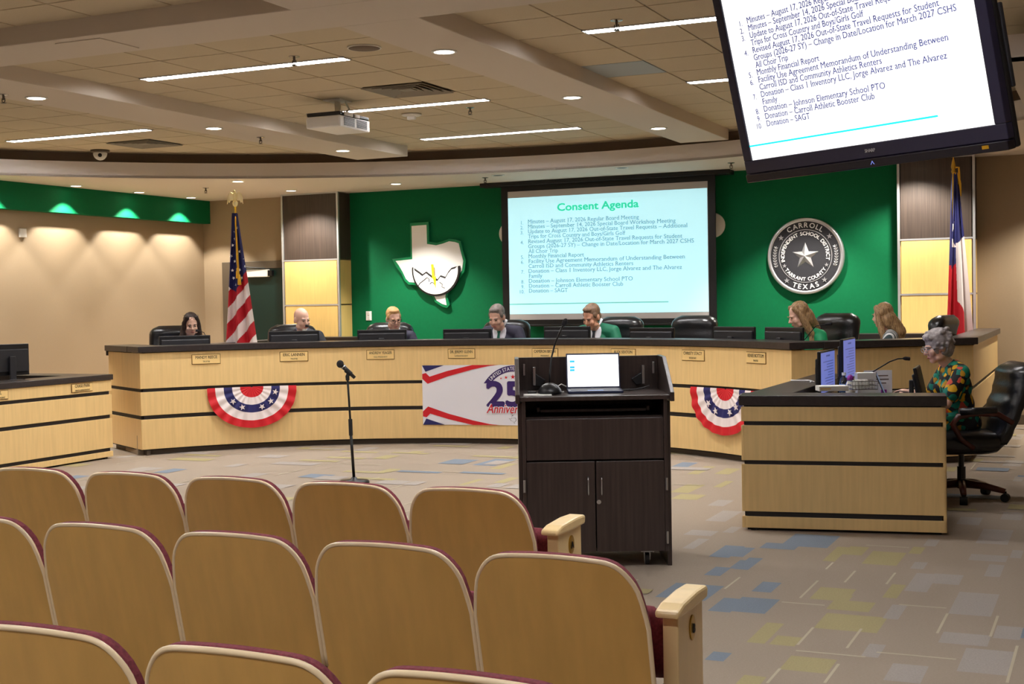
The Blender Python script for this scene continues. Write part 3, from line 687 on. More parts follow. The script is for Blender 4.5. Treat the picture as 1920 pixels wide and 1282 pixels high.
t = monitor_proto('desk_monitor', 'small black monitor turned away on the left side desk', (-9.62, 9.62, .742), radians(66), .36, .30, .14)
fw, rt = Vector((-sin(YAW), cos(YAW), 0)), Vector((cos(YAW), sin(YAW), 0))
def cam(x, d, z): return rt*x + fw*d + Vector((0, 0, z))
for nm, lab, x0, d0, x1, d1, zt, zb in (('nearer', 'clerk monitor with a blue page, nearer one beside the water bottle', 2.139, 9.30, 2.36, 9.80, 1.115, .80), ('farther', 'clerk monitor with a blue page, farther and taller standing one', 2.409, 9.75, 2.628, 10.25, 1.185, .87)):
    p, q = cam(x0, d0, 0), cam(x1, d1, 0); mid = (p + q)/2; d = q - p
    t = monitor_proto('clerk_monitor', lab, (mid.x, mid.y, .742), atan2(d.y, d.x) + pi, .545, zt - zb, zb - .742, screen='monblue')
    t['group'] = 'monitors on the clerk desk'
    mb = MB(); rnd = random.Random(3); h = zt - zb
    for k in range(11): mb.box(-.2, .0138, zb - .742 + h*(.12 + .062*k), -.2 + rnd.uniform(.2, .38), .0142, zb - .742 + h*(.12 + .062*k) + .006)
    mb.box(-.07, .0138, zb - .742 + h*.86, .07, .0142, zb - .742 + h*.86 + .012).build('page_lines', 'montext', t)
# ================================================================ executive chairs
def chair_proto(label, pos, rz, H=1.12, back_w=.285, arms=True, lean=.22, name='executive_chair', y0=-.20):
    t = thing(name, label, 'chair', pos, rz)
    R = []
    N = 22; zb = .42
    for i in range(N + 1):
        f = i/N; z = zb + (H - zb)*f
        w = back_w*(.86 + .16*sin(pi*min(1, f*.62 + .2)))
        if f > .86: w *= sqrt(max(.02, 1 - ((f - .86)/.155)**2))**.55
        th = .058 + .014*sin(f*pi*5)**2 + (.022 if f > .72 else 0)*sin(pi*min(1, (f - .72)/.28))
        if f > .93: th *= sqrt(max(.05, 1 - ((f - .93)/.085)**2))
        y = y0 - lean*f + .10*f*f*.6
        R.append([(w*math.copysign(abs(cos(q))**.55, cos(q)), y + th*math.copysign(abs(sin(q))**.7, sin(q)) - .05*(abs(cos(q))**2 - 1)*.6, z) for q in [2*pi*k/24 for k in range(24)]])
    MB().rings(R).build('backrest', 'leather', t, smooth=True)
    R = []
    for i in range(11):
        f = i/10; y = -.24 + .52*f; s = (1 - abs(2*f - 1)**5)**.4 if 0 < f < 1 else .25
        R.append([(.265*math.copysign(abs(cos(q))**.5, cos(q))*(.8 + .2*s), y, .43 + (.08*s + .012)*math.copysign(abs(sin(q))**.7, sin(q)) - .02*(f > .8)*(f - .8)*5) for q in [2*pi*k/20 for k in range(20)]])
    MB().rings(R).build('seat', 'leather', t, smooth=True)
    for s in (-1, 1):
        MB().tube([(s*.29, -.27, .58), (s*.30, -.16, .645), (s*.30, .0, .655), (s*.30, .12, .63), (s*.30, .16, .58), (s*.285, .1, .47), (s*.26, .0, .40)], [.018, .022, .022, .022, .022, .02, .018], 10).build('arm', 'cherry', t, smooth=True)
        MB().tube([(s*.30, -.15, .672), (s*.30, .11, .662)], [.028, .03], 10).build('arm_pad', 'leather', t, smooth=True)
    MB().cyl((0, 0, .08), (0, 0, .24), .03).cyl((0, 0, .22), (0, 0, .37), .02).box(-.09, -.12, .36, .09, .12, .385).build('gas_column', 'plastic', t)
    for k in range(5):
        a = 2*pi*k/5 + .35; c, s = cos(a), sin(a)
        lg = MB().tube([(c*.03, s*.03, .115), (c*.17, s*.17, .105), (c*.31, s*.31, .075)], [.032, .026, .02], 10).build('leg', 'cherry', t, smooth=True)
        MB().cyl((c*.31 - s*.026, s*.31 + c*.026, .03), (c*.31 + s*.026, s*.31 - c*.026, .03), .03, n=14).cyl((c*.31, s*.31, .04), (c*.31, s*.31, .075), .01, n=8).build('caster', 'rubber', lg)
    return t
CH = [(140.1, 'black leather chair behind the woman with glasses on her head', 1.10), (126.0, 'black leather chair behind the bald man', 1.085), (114.05, 'black leather chair behind the sandy-haired man', 1.085), (99.4, 'black leather chair behind the man in the navy suit', 1.095),
      (84.9, 'black leather chair behind the man in the green jacket', 1.115), (75.2, 'empty black leather chair between two dais monitors', 1.12), (55.8, 'black leather chair behind the blonde woman in green', 1.135)]
c0 = None
for a, l, h in CH:
    p = dp(a, 5.12, .2)
    if c0 is None: c0 = o = chair_proto(l, p, dais_rz(a) + pi); c0['group'] = 'leather chairs on the dais'
    else: o = dup(c0, p, dais_rz(a) + pi, l)
    o.scale = (1, 1, h/1.12)
o = dup(c0, dp(50.5, 5.9, .2), radians(78), 'black leather chair turned sideways behind the woman in stripes'); o.scale = (1, 1, .985)
CP = Vector((-1.03, 10.22, 0))
clerk_rz = radians(114.3)
clerk_chair = chair_proto('black tufted leather armchair under the clerk, on a cherry wheeled base', CP, clerk_rz, H=1.0, back_w=.27, lean=.28, y0=-.22)
p, q = cam(2.775, 9.10, 0), cam(2.905, 9.45, 0); d = q - p; mid = (p + q)/2
t = monitor_proto('clerk_monitor', 'dark unlit monitor seen nearly edge on right before the clerk', (mid.x, mid.y, .742), atan2(d.y, d.x) + pi, .44, .25, .012, tilt=radians(12)); t['group'] = 'monitors on the clerk desk'
# ================================================================ lectern, in its own frame: x right, y away from the seats
lec = thing('lectern', 'dark brown cabinet lectern on casters with raised side wings', 'lectern', (-2.649, 6.954, 0), YAW)
W2 = .405
MB().box(-W2, 0, .09, -W2 + .02, .60, .955).box(W2 - .02, 0, .09, W2, .60, .955).box(-W2 + .02, .03, .09, W2 - .02, .60, .11).box(-W2 + .02, .58, .11, W2 - .02, .60, .955).box(-W2 + .02, .05, .60, W2 - .02, .58, .62).build('carcass', 'espresso', lec, bevel=.002)
MB().box(-W2 + .021, .004, .612, W2 - .021, .028, .842).build('drop_panel', 'espresso', lec, bevel=.002)
MB().box(-W2 + .02, .05, .84, W2 - .02, .58, .85).build('shelf', 'espresso', lec)
MB().box(-.30, .10, .872, .30, .42, .888).box(-.32, .12, .872, -.302, .4, .9).box(.302, .12, .872, .32, .4, .9).build('keyboard_tray', 'espresso', lec, bevel=.003)
MB().box(-W2 - .012, -.022, .945, W2 + .012, .60, .970).build('work_surface', 'espresso', lec, bevel=.003)
wing = [(-.022 - .03, .935), (.60, .935), (.60, 1.168), (.33, 1.168), (-.052, .985)]
for s in (-1, 1):
    MB().add([(s*(W2 + .012 + e), y, z) for e in (0, .024) for y, z in wing], [(0, 1, 2, 3, 4), (9, 8, 7, 6, 5)] + [(i, (i + 1) % 5, (i + 1) % 5 + 5, i + 5) for i in range(5)]).build('side_wing', 'espresso', lec, bevel=.003)
    MB().box(s*(W2 + .010) - .013, .05, 0, s*(W2 + .010) + .013, .55, .93).build('outer_panel', 'espresso', lec, bevel=.002)
    w = MB(); x = s*(W2 - .05)
    w.box(x - s*.03 - .008, .50, 1.00, x - s*.03 + .008, .56, 1.11).box(x + s*.03 - .006, .50, 1.06, x + s*.03 + .006, .54, 1.13).build('bracket', 'steel', lec, bevel=.002)
    MB().prism([(x - s*.02, 1.08), (x - s*.10, 1.03), (x - s*.07, .99), (x - s*.02, 1.0)], .535, .56).build('hinge_plate', 'plastic', lec, bevel=.004)
    dr = MB().box(min(s*.003, s*(W2 - .021)), -.004, .094, max(s*.003, s*(W2 - .021)), .018, .602).build('door', 'espresso', lec, bevel=.002)
    hx = s*.037 - .005
    MB().tube([(hx, -.004, .515), (hx, -.028, .512), (hx, -.030, .50), (hx, -.030, .43), (hx, -.028, .418), (hx, -.004, .415)], .0045, 8).build('handle', 'steel', dr, smooth=True)
    for z in (.47, .17): MB().cyl((s*(W2 - .008), -.008, z - .035), (s*(W2 - .008), -.008, z + .035), .007, n=10).build('hinge', 'steel', dr)
    if s > 0: MB().cyl((.016, -.004, .375), (.016, -.010, .375), .013, n=20).box(.0145, -.0115, .369, .0175, -.0098, .381).build('lock', 'steel', dr, bevel=.001)
    for y in (.10, .50):
        c = MB().box(s*.29 - .035, y - .035, .075, s*.29 + .035, y + .035, .09).box(s*.29 - .018, y - .02, .03, s*.29 - .013, y + .02, .076).box(s*.29 + .013, y - .02, .03, s*.29 + .018, y + .02, .076).build('caster_fork', 'steel', lec)
        MB().cyl((s*.29 - .012, y, .035), (s*.29 + .012, y, .035), .034, n=20).build('wheel', 'plastic2', c, smooth=False, bevel=.004)
MB().box(-W2 - .012, .578, .955, W2 + .012, .60, 1.165).build('back_panel', 'espresso', lec, bevel=.002)
def on_lec(x, y, z=.970): return Vector((-2.649, 6.954, z)) + rt*x + fw*y
t = thing('lectern_microphone', 'black gooseneck microphone on a domed base, left of the laptop', 'microphone', on_lec(-.243, .17), YAW)
MB().lathe([(.066, 0), (.068, .012), (.062, .03), (.045, .052), (.02, .064), (.008, .066)], 28).build('base', 'plastic', t, smooth=True)
MB().tube([(0, .02, .06), (.002, .03, .12), (.012, .05, .20), (.035, .09, .28), (.062, .13, .34), (.085, .16, .385)], .0052, 10).build('gooseneck', 'blackmetal', t, smooth=True)
MB().ell((.097, .17, .405), (.016, .016, .026), m=Matrix.Rotation(.5, 3, 'Y'), n=14).build('capsule', 'micfoam', t, smooth=True)
lp = thing('lectern_laptop', 'open laptop with a bright white page on the lectern', 'laptop', on_lec(.02, .17), YAW)
MB().box(-.158, 0, 0, .158, .215, .016).build('base', 'lapdark', lp, bevel=.004); MB().box(-.14, .06, .0162, .14, .19, .0175).build('keyboard', 'plastic2', lp); MB().box(-.045, .01, .0162, .045, .052, .0168).build('touchpad', 'laprim', lp)
mL2 = Matrix.Translation((0, .215, .014)) @ Matrix.Rotation(radians(-14), 4, 'X')
lid = MB().box(-.158, -.003, 0, .158, .005, .212, m=mL2).build('lid', 'lapdark', lp, bevel=.003)
MB().box(-.150, -.0038, .012, .150, -.003, .202, m=mL2).build('screen', 'lapwhite', lid)
mb = MB()
for z in (.163, .128, .111): mb.box(-.136, -.0045, z - .006, -.108, -.0038, z + .006, m=mL2)
mb.build('screen_button', 'lapcyan', lid)
mb = MB()
for a, b, z in ((-.02, .05, .157), (-.01, .04, .147), (.105, .12, .188), (.125, .131, .183), (.02, .024, .185)): mb.box(a, -.0045, z - .002, b, -.0038, z + .002, m=mL2)
mb.build('screen_line', 'lapgrey', lid)
t = thing('laptop_cable', 'thin black and grey cables looping either side of the lectern laptop', 'cable', on_lec(0, .30), YAW)
MB().tube([(.16, .02, .012), (.20, .06, .006), (.26, .08, .006), (.32, .06, .02), (.34, .02, .03), (.30, -.01, .018), (.22, .0, .006), (.17, .01, .008)], .0035, 6).build('right_cable', 'plastic', t, smooth=True)
MB().tube([(-.16, -.04, .006), (-.19, -.02, .006), (-.20, .03, .03), (-.17, .06, .045), (-.14, .06, .03)], .0035, 6).build('left_cable', 'offwhite', t, smooth=True)
t = thing('papers', 'thin white paper edge and small black clip at the left of the lectern', 'paper', on_lec(-.35, .05), YAW)
MB().box(-.045, 0, 0, .115, .12, .005).build('sheet', 'paper', t); MB().box(-.02, .14, 0, .03, .17, .018).build('clip', 'plastic', t, bevel=.004)
# ================================================================ microphone stand on the floor
t = thing('microphone_stand', 'straight black microphone stand with angled handheld microphone on the carpet', 'microphone stand', (-5.849, 9.646, 0), YAW)
MB().lathe([(.13, 0), (.13, .012), (.12, .022), (.03, .03), (.02, .05)], 28).build('base', 'blackmetal', t, smooth=True)
MB().tube([(0, 0, .03), (-.02, 0, .45)], .0125, 12).build('lower_tube', 'blackmetal', t, smooth=True); MB().tube([(-.018, 0, .40), (-.021, 0, .54)], .017, 12).build('clutch', 'rubber', t, bevel=.003)
MB().tube([(-.020, 0, .5), (-.037, 0, .89)], .009, 12).build('upper_tube', 'blackmetal', t, smooth=True)
MB().tube([(-.036, 0, .865), (-.038, 0, .90), (-.030, 0, .925)], [.016, .017, .012], 12).tube([(-.05, 0, .955), (-.005, 0, .915)], [.022, .020], 12).build('clip', 'rubber', t)
MB().tube([(.025, 0, .885), (-.02, 0, .93), (-.075, 0, .985)], [.014, .0165, .021], 14).build('handle', 'plastic', t, smooth=True)
MB().tube([(-.066, 0, .976), (-.072, 0, .982)], .0225, 16).build('ring', 'steel', t)
MB().ell((-.096, 0, 1.004), (.031, .031, .033), n=18).build('head_grille', 'micfoam', t, smooth=True)
# ================================================================ auditorium seats
SW, HT = .250, .825
def zt(x): x = abs(x); return HT - .022*x*x - (.105*max(0, (x - .50)/.50)**3.0 if x > .5 else 0) - (.06*max(0, (x - .9)/.1)**2 if x > .9 else 0)
def seat_sheet(y, dz, z0=.30, w=SW):
    def P(i, j):
        x = 2*i - 1; x = math.copysign(1 - (1 - abs(x))**1.35, x); z = z0 + (zt(x) + dz - z0)*j
        return (x*w, y - .235*(z - .4) + .022*x*x, z)
    return P
def seat_proto(label, pos):
    t = thing('auditorium_seat', label, 'seat', pos, 0, 'auditorium seats')
    o = MB().grid(seat_sheet(0, 0), 30, 12).build('back_shell', 'seatwood', t, smooth=True)
    # bright plywood edge along the top and sides
    P = seat_sheet(.004, .003); rim = [P(0, j/10) for j in range(4, 11)] + [P(i/40, 1) for i in range(1, 40)] + [P(1, j/10) for j in range(10, 3, -1)]
    MB().tube(rim, .0068, 8).build('edge_band', 'seatedge', t, smooth=True)
    mb = MB(); A = seat_sheet(.012, .010, .34, SW - .002); B = seat_sheet(.040, .010, .34, SW - .004); n, k = 30, 10
    f = mb.grid(A, n, k); o0 = len(mb.v); mb.grid(B, n, k)
    ring = [j*(n + 1) for j in range(k + 1)] + [k*(n + 1) + i for i in range(1, n + 1)] + [j*(n + 1) + n for j in range(k - 1, -1, -1)] + [i for i in range(n - 1, 0, -1)]
    mb.f += [(ring[q], ring[(q + 1) % len(ring)], ring[(q + 1) % len(ring)] + o0, ring[q] + o0) for q in range(len(ring))]; mb.mi += [0]*len(ring)
    mb.build('back_cushion', 'maroon', t, smooth=False, bevel=.012)
    R = []
    for i in range(9):
        q = i/8; s = (1 - abs(2*q - 1)**4)**.5 if 0 < q < 1 else .3
        R.append([(.235*math.copysign(abs(cos(a))**.4, cos(a))*(.85 + .15*s), .14 + .055*s*math.copysign(abs(sin(a))**.6, sin(a)) + .10*(1 - q), .44 + .40*q*.55) for a in [2*pi*k_/20 for k_ in range(20)]])
    MB().rings(R).build('seat_cushion', 'maroon', t, smooth=True)
    MB().box(-.235, .10, .20, -.215, .40, .42).box(.215, .10, .20, .235, .40, .42).box(-.235, .12, .40, .235, .2, .43).build('seat_frame', 'plastic', t)
    for s in (-1, 1): MB().box(s*.240 - .010, .06, 0, s*.240 + .010, .16, .45).box(s*.238 - .014, .0, 0, s*.238 + .014, .24, .015).build('leg', 'plastic', t)
    return t
ROWS = [('front row', 4.275, [(-4.20 + .5145*i) for i in range(5)], 0), ('middle row', 3.215, [(-3.412 + .513*i) for i in range(5)], 0), ('row nearest the viewer', 2.115, [(-2.085 + .508*i) for i in range(3)], 0)]
ORD = {5: ['leftmost', 'second from the left', 'middle one', 'second from the aisle', 'aisle seat'], 3: ['leftmost', 'middle one', 'rightmost']}
s0 = None
for nm, v, us, _ in ROWS:
    for u, od in zip(us, ORD[len(us)]):
        l = f'maple-backed maroon auditorium seat in the {nm}, {od}'
        p = (u, v + .10, 0)
        if s0 is None: s0 = seat_proto(l, p)
        else: dup(s0, p, 0, l)
def seat_end(u, v, letter, label):
    t = thing('aisle_end_panel', label, 'armrest', (u, v, 0), 0, 'aisle end panels')
    MB().prism([(.0, 0), (.23, 0), (.23, .655), (0, .655)], -.022, .022, m=Matrix.Rotation(pi/2, 4, 'Z')).build('panel', 'armwood', t, bevel=.004)
    top = [(-.035, .652), (-.03, .672), (.02, .684), (.15, .692), (.245, .690), (.25, .678), (.245, .655), (.10, .650)]
    MB().prism(top, -.034, .034, m=Matrix.Rotation(pi/2, 4, 'Z')).build('arm_cap', 'armwood', t, bevel=.008)
    pl = MB().lathe([(.026, 0), (.026, .003), (.022, .004), (.001, .0045)], 28, m=Matrix.Translation((.022, .125, .595)) @ Matrix.Rotation(pi/2, 4, 'Y') @ Matrix.Diagonal((1.35, 1, 1, 1))).build('row_plate', 'brass', t, smooth=False)
    mb = MB(); put_text(mb, letter, 0, -.013, .036, 0, 'C', bold=.03); mb.map(lambda p: Vector((.0275 - p.y, .125 + p.x, .595 + p.z))).build('letter', 'black', pl)
seat_end(-1.868, 4.455, 'A', 'maple aisle end panel with oval row plate on the front row')
seat_end(-1.088, 3.40, 'B', 'maple aisle end panel with oval row plate on the middle row')
# ================================================================ agenda slide, shown on the wall screen and the television
AG = [('1.', 'Minutes – August 17, 2026 Regular Board Meeting', 10.75), ('2.', 'Minutes – September 14, 2026 Special Board Workshop Meeting', 13.6), ('3.', 'Update to August 17, 2026 Out-of-State Travel Requests – Additional', 14.5), ('', 'Trips for Cross Country and Boys/Girls Golf', 9.65),
      ('4.', 'Revised August 17, 2026 Out-of-State Travel Requests for Student', 14.1), ('', 'Groups (2026-27 SY) – Change in Date/Location for March 2027 CSHS', 14.98), ('', 'All Choir Trip', 4.15), ('5.', 'Monthly Financial Report', 6.3), ('6.', 'Facility Use Agreement Memorandum of Understanding Between', 14.29),
      ('', 'Carroll ISD and Community Athletics Renters', 10.25), ('7.', 'Donation – Class 1 Inventory LLC, Jorge Alvarez and The Alvarez', 14.04), ('', 'Family', 2.83), ('8.', 'Donation – Johnson Elementary School PTO', 10.19), ('9.', 'Donation – Carroll Athletic Booster Club', 9.42), ('10.', 'Donation – SAGT', 4.92)]
def slide(parent, k, m, mt, mti, ml):
    "k metres per slide unit; slide is 16 x 9 units, x right, z up, lower left at 0,0"
    mb = MB(); put_text(mb, 'Consent Agenda', 4.18*k, (9 - 1.12)*k, .80*k, 0, 'L', width=6.55*k, bold=.03)
    mb.map(lambda p: m @ p).build('slide_title', mti, parent)
    for i, (n, s, e) in enumerate(AG):
        z = 9 - (2.0 + .383*i); mb = MB()
        put_text(mb, s, 1.67*k, z*k, .44*k, 0, 'L', width=(e - 1.67)*k, bold=.010, serif=True)
        if n: put_text(mb, n, 1.28*k, (z - .05)*k, .40*k, 0, 'R', bold=.008)
        mb.map(lambda p: m @ p).build('agenda_text', mt, parent)['kind'] = 'stuff'
    MB().box(0, -.0005, (9 - 8.29)*k, 12.97*k, 0, (9 - 8.20)*k, m=m).build('slide_rule', ml, parent)
ws = thing('projection_screen', 'pulled down wall screen showing a pale blue agenda slide', 'screen', (-5.915, 16.0, 0))
k = 2.69/16
MB().box(-1.353, 0, 1.262, 1.353, .006, 2.945).build('fabric', 'screenfab', ws)
MB().box(-1.445, .006, 1.20, 1.448, .012, 3.04).box(-1.445, -.004, 2.945, 1.448, .006, 3.04).box(-1.445, -.004, 1.20, -1.353, .006, 2.945).box(1.353, -.004, 1.20, 1.448, .006, 2.945).box(-1.353, -.004, 1.20, 1.353, .006, 1.262).build('black_border', 'black', ws)
MB().box(-1.72, -.08, 3.015, 1.655, .12, 3.068).build('case', 'black', ws, bevel=.006); MB().cyl((-1.46, .0, 1.19), (1.46, 0, 1.19), .016).build('weight_bar', 'black', ws)
MB().box(-1.348, -.003, 1.338, 1.345, 0, 2.86).build('projected_slide', 'slide', ws)
slide(ws, k, Matrix.Translation((-1.348, -.005, 1.342)), 'slidetext', 'slidetitle', 'slideline')
tv = thing('hanging_television', 'large black television hung from the ceiling showing the white agenda slide', 'television', (-1.135, 6.288, 2.631))
ux, vz, ny = Vector((.8101, -.5862, -.004)), Vector((-.136, -.194, .9714)), Vector((.5702, .7864, .237))
mt = Matrix((( ux.x, ny.x, vz.x, 0), (ux.y, ny.y, vz.y, 0), (ux.z, ny.z, vz.z, 0), (0, 0, 0, 1)))
k = 1.55/16; a, b = .775, .436
mb = MB()
mb.box(-a - .058, -.012, -b, -a, .03, b, m=mt).box(a, -.012, -b, a + .058, .03, b, m=mt).box(-a - .058, -.012, b, a + .058, .03, b + .055, m=mt).box(-a - .058, -.012, -b - .068, a + .058, .03, -b, m=mt)
mb.build('bezel', 'tvbezel', tv, bevel=.004)
MB().box(-a - .058, -.020, -b - .112, a + .058, .03, -b - .069, m=mt).build('lower_lip', 'tvlip', tv, bevel=.006)
MB().box(-a, -.002, -b, a, .02, b, m=mt).build('panel', 'tvwhite', tv)
MB().box(-a - .06, .03, -b - .11, a + .06, .062, b + .05, m=mt).build('rear_shell', 'black', tv, bevel=.01); MB().box(-.5, .062, -.3, .5, .10, .3, m=mt).build('rear_box', 'plastic', tv, bevel=.01)
MB().box(a - .03, .062, -.30, a + .062, .085, .05, m=mt).build('side_grip', 'plastic2', tv, bevel=.006)
slide(tv, k, mt @ Matrix.Translation((-a, -.004, -b)), 'tvtext', 'tvtitle', 'tvline')
mb = MB(); put_text(mb, 'SHARP', .06, -b - .040, .022, -.0135, 'C', bold=.02); mb.map(lambda p: mt @ p).build('maker_lettering', 'silver', tv)
mb = MB(); mb.add([mt @ Vector(q) for q in ((.055, -.0215, -b - .098), (.068, -.0215, -b - .080), (.081, -.0215, -b - .098), (.076, -.0215, -b - .098), (.068, -.0215, -b - .087), (.060, -.0215, -b - .098))], [(0, 1, 4, 5), (1, 2, 3, 4)]); mb.build('power_mark', 'monblue', tv)
MB().box(.70, -.0215, -b - .095, .735, -.020, -b - .080, m=mt).build('sticker', 'gold', tv)
ct = mt @ Vector((0, .13, .12))
MB().box(-.2, .10, -.15, .2, .13, .2, m=mt).tube([ct, ct + Vector((.03, .06, .12)), (ct.x + .05, ct.y + .08, 3.375 - 2.631)], .03, 12).box(ct.x - .08, ct.y - .05, .72, ct.x + .18, ct.y + .2, .748).build('ceiling_mount', 'plastic2', tv)
# ================================================================ emblems on the green wall
t = thing('state_plaque', 'white state-shaped plaque with green border on the green wall', 'plaque', (-9.115, VB, 1.428))
kk = 1.127/925
OUT = [(310, 165), (548, 160), (550, 385), (640, 402), (720, 385), (800, 360), (880, 372), (945, 395), (965, 490), (1005, 610), (985, 730), (925, 795), (860, 870), (790, 935), (768, 1010), (795, 1095), (760, 1133), (690, 1112), (610, 1062), (570, 985), (500, 940), (430, 905), (380, 870), (330, 862), (275, 860), (225, 815), (190, 735), (120, 655), (72, 565), (310, 548)]
INN = [(333, 200), (523, 195), (524, 408), (640, 428), (724, 412), (804, 388), (872, 398), (922, 415), (942, 495), (975, 612), (958, 715), (905, 778), (845, 850), (765, 920), (742, 1005), (757, 1100), (700, 1085), (630, 1042), (592, 968), (512, 915), (440, 880), (390, 845), (338, 836), (290, 832), (248, 795), (212, 722), (160, 640), (118, 588), (334, 575)]
def tq(p): return ((p[0] - 75)*kk, (1135 - p[1])*kk)
MB().prism([tq(p) for p in OUT], -.05, -.012).build('green_border', 'texgreen', t, bevel=.003); MB().prism([tq(p) for p in INN], -.056, -.045).build('white_face', 'white', t, bevel=.002)
MB().box(.3, -.012, .4, .8, 0, .6).build('standoff', 'black', t)
bowl = lambda r, y: [(640 + r*cos(a)*1.0, y + r*sin(a)) for a in [pi*i/30 for i in range(31)]]
edge_ = [(375, 700), (430, 735), (470, 765), (520, 735), (560, 765), (610, 800), (660, 825), (700, 780), (760, 800), (800, 740), (840, 700), (885, 690)]
def bowlpoly(g): return [(640 + (285 + g)*cos(a), 705 + (275 + g)*sin(a)) for a in [radians(-8 + 196*i/40) for i in range(41)]] + [(x, y - g) for x, y in edge_]
MB().prism([tq(p) for p in bowlpoly(16)], -.084, -.056).build('dark_rim', 'black', t, bevel=.002); MB().prism([tq(p) for p in bowlpoly(-4)], -.09, -.080).build('white_puff', 'white', t, bevel=.002)
mb = MB()
for ln in ([(415, 885), (440, 850), (500, 810), (535, 785), (560, 805), (560, 835)], [(570, 860), (590, 840), (620, 850), (625, 870)], [(690, 840), (725, 865), (720, 895), (755, 910)]):
    mb.tube([(tq(p)[0], -.090, tq(p)[1]) for p in ln], .006, 6)
mb.build('puff_line', 'black', t)
MB().prism([tq(p) for p in ((590, 640), (618, 640), (625, 780), (648, 775), (640, 905), (610, 790), (602, 800))], -.098, -.090).build('lightning_bolt', 'yellow', t)
sl = thing('district_seal', 'round black and silver seal with a large raised star', 'seal', (-3.405, VB - .015, 1.992))
mR = Matrix.Rotation(pi/2, 4, 'X')
MB().lathe([(.463, 0), (.463, .045), (.452, .056), (.43, .058), (.420, .05)], 72, m=mR, cap=False).build('rim', 'silver', sl, smooth=True); MB().lathe([(.424, .02), (.424, .046), (.001, .046)], 72, m=mR).build('field', 'sealblack', sl)
MB().lathe([(.322, .044), (.322, .052), (.313, .052), (.313, .044)], 72, m=mR, cap=False).build('ring_line', 'silver', sl)
def ring_text(mb, s, r, a_mid, span, size, top=True, bold=.02):
    wd = [(text_raw(c)[3] - text_raw(c)[2] if c != ' ' else .3) + .11 for c in s]; tot = sum(wid_ for wid_ in wd); acc = 0
    for c, w_ in zip(s, wd):
        f = (acc + w_/2)/tot - .5; acc += w_
        if c == ' ': continue
        a = radians(a_mid + f*span) if top else radians(a_mid - f*span)
        put_text(mb, c, r*sin(a), r*cos(a), size, -.053, 'C', bold=bold, rot=-a if top else pi - a)
mb = MB(); ring_text(mb, 'CARROLL', .345, 0, 72, .085); mb.build('lettering', 'white', sl)
mb = MB(); ring_text(mb, 'INDEPENDENT SCHOOL DISTRICT', .252, -1, 206, .062); mb.build('lettering', 'white', sl)
mb = MB(); ring_text(mb, 'TARRANT COUNTY', .298, 180, 116, .060, top=False); mb.build('lettering', 'white', sl)
mb = MB(); ring_text(mb, 'TEXAS', .398, 180, 52, .085, top=False); mb.build('lettering', 'white', sl)
for r, a, q in ((.37, -52, .036), (.37, 52, .036), (.37, -142, .036), (.37, 142, .036), (.277, -114, .026), (.277, 114, .026)):
    MB().prism(star_poly(r*sin(radians(a)), r*cos(radians(a)), q), -.055, -.045).build('small_star', 'silver', sl)
sp = star_poly(0, 0, .165, 0, .42)
MB().add([(x, -.046, z) for x, z in sp] + [(0, -.10, 0)], [(i, (i + 1) % 10, 10) for i in range(10)]).build('large_star', 'silver', sl)
for s in (-1, 1):
    mb = MB()
    mb.tube([(s*.372*cos(radians(a)), -.05, .372*sin(radians(a))) for a in range(-20, 22, 4)], .004, 6)
    for a in range(-18, 22, 5):
        for d in (-1, 1):
            r = .372 + d*.014; mb.ell((s*r*cos(radians(a)), -.05, r*sin(radians(a))), (.006, .004, .015), m=Matrix.Rotation(s*radians(a)*-1 + d*s*.5, 3, 'Y'), n=8, k=5)
    mb.build('laurel', 'silver', sl, smooth=True)
# ================================================================ flags on poles
def inside(p, poly):
    r = False; j = len(poly) - 1
    for i in range(len(poly)):
        if (poly[i][1] > p[1]) != (poly[j][1] > p[1]) and p[0] < (poly[j][0] - poly[i][0])*(p[1] - poly[i][1])/(poly[j][1] - poly[i][1]) + poly[i][0]: r = not r
        j = i
    return r
def flag(name, label, pos, ppm, z_top, z_bot, L, R_, paint, mats, finial, pole_top, folds=2.3):
    t = thing(name, label, 'flag', pos, YAW)
    def P(i, j):
        l, r = L[0] + (L[1] - L[0])*j, R_[0] + (R_[1] - R_[0])*j
        x = l + (r - l)*i; am = .012 + .042*j
        return (x + .006*sin(i*19 + j*3), -.03 - am*(1 + sin(i*2*pi*folds + .8 + j*.7)) - .02*sin(pi*i), z_top + (z_bot - z_top)*j)
    mb = MB(); mb.grid(P, 90, 200, lambda i, j: paint(P(i, j)[0], P(i, j)[2], i, j)); mb.build('cloth', mats, t, smooth=True)
    back = MB().grid(lambda i, j: ((L[0] + R_[0] + (L[1] + R_[1] - L[0] - R_[0])*j)/2 + (P(i, j)[0] - (L[0] + R_[0] + (L[1] + R_[1] - L[0] - R_[0])*j)/2)*.7, .045 + .03*j - .02*sin(i*9), P(i, j)[2]), 14, 30, lambda i, j: 0 if j < .53 else 1).build('rear_fold', mats, t, smooth=True)
    z0 = .2 - pos[2]
    MB().cyl((0, 0, z0 + .05), (0, 0, pole_top), .0125, n=12).build('pole', 'gold', t); MB().lathe([(.14, z0), (.14, z0 + .03), (.09, z0 + .06), (.03, z0 + .09), (.02, z0 + .14)], 28).build('base', 'gold', t, smooth=True)
    finial(t); return t
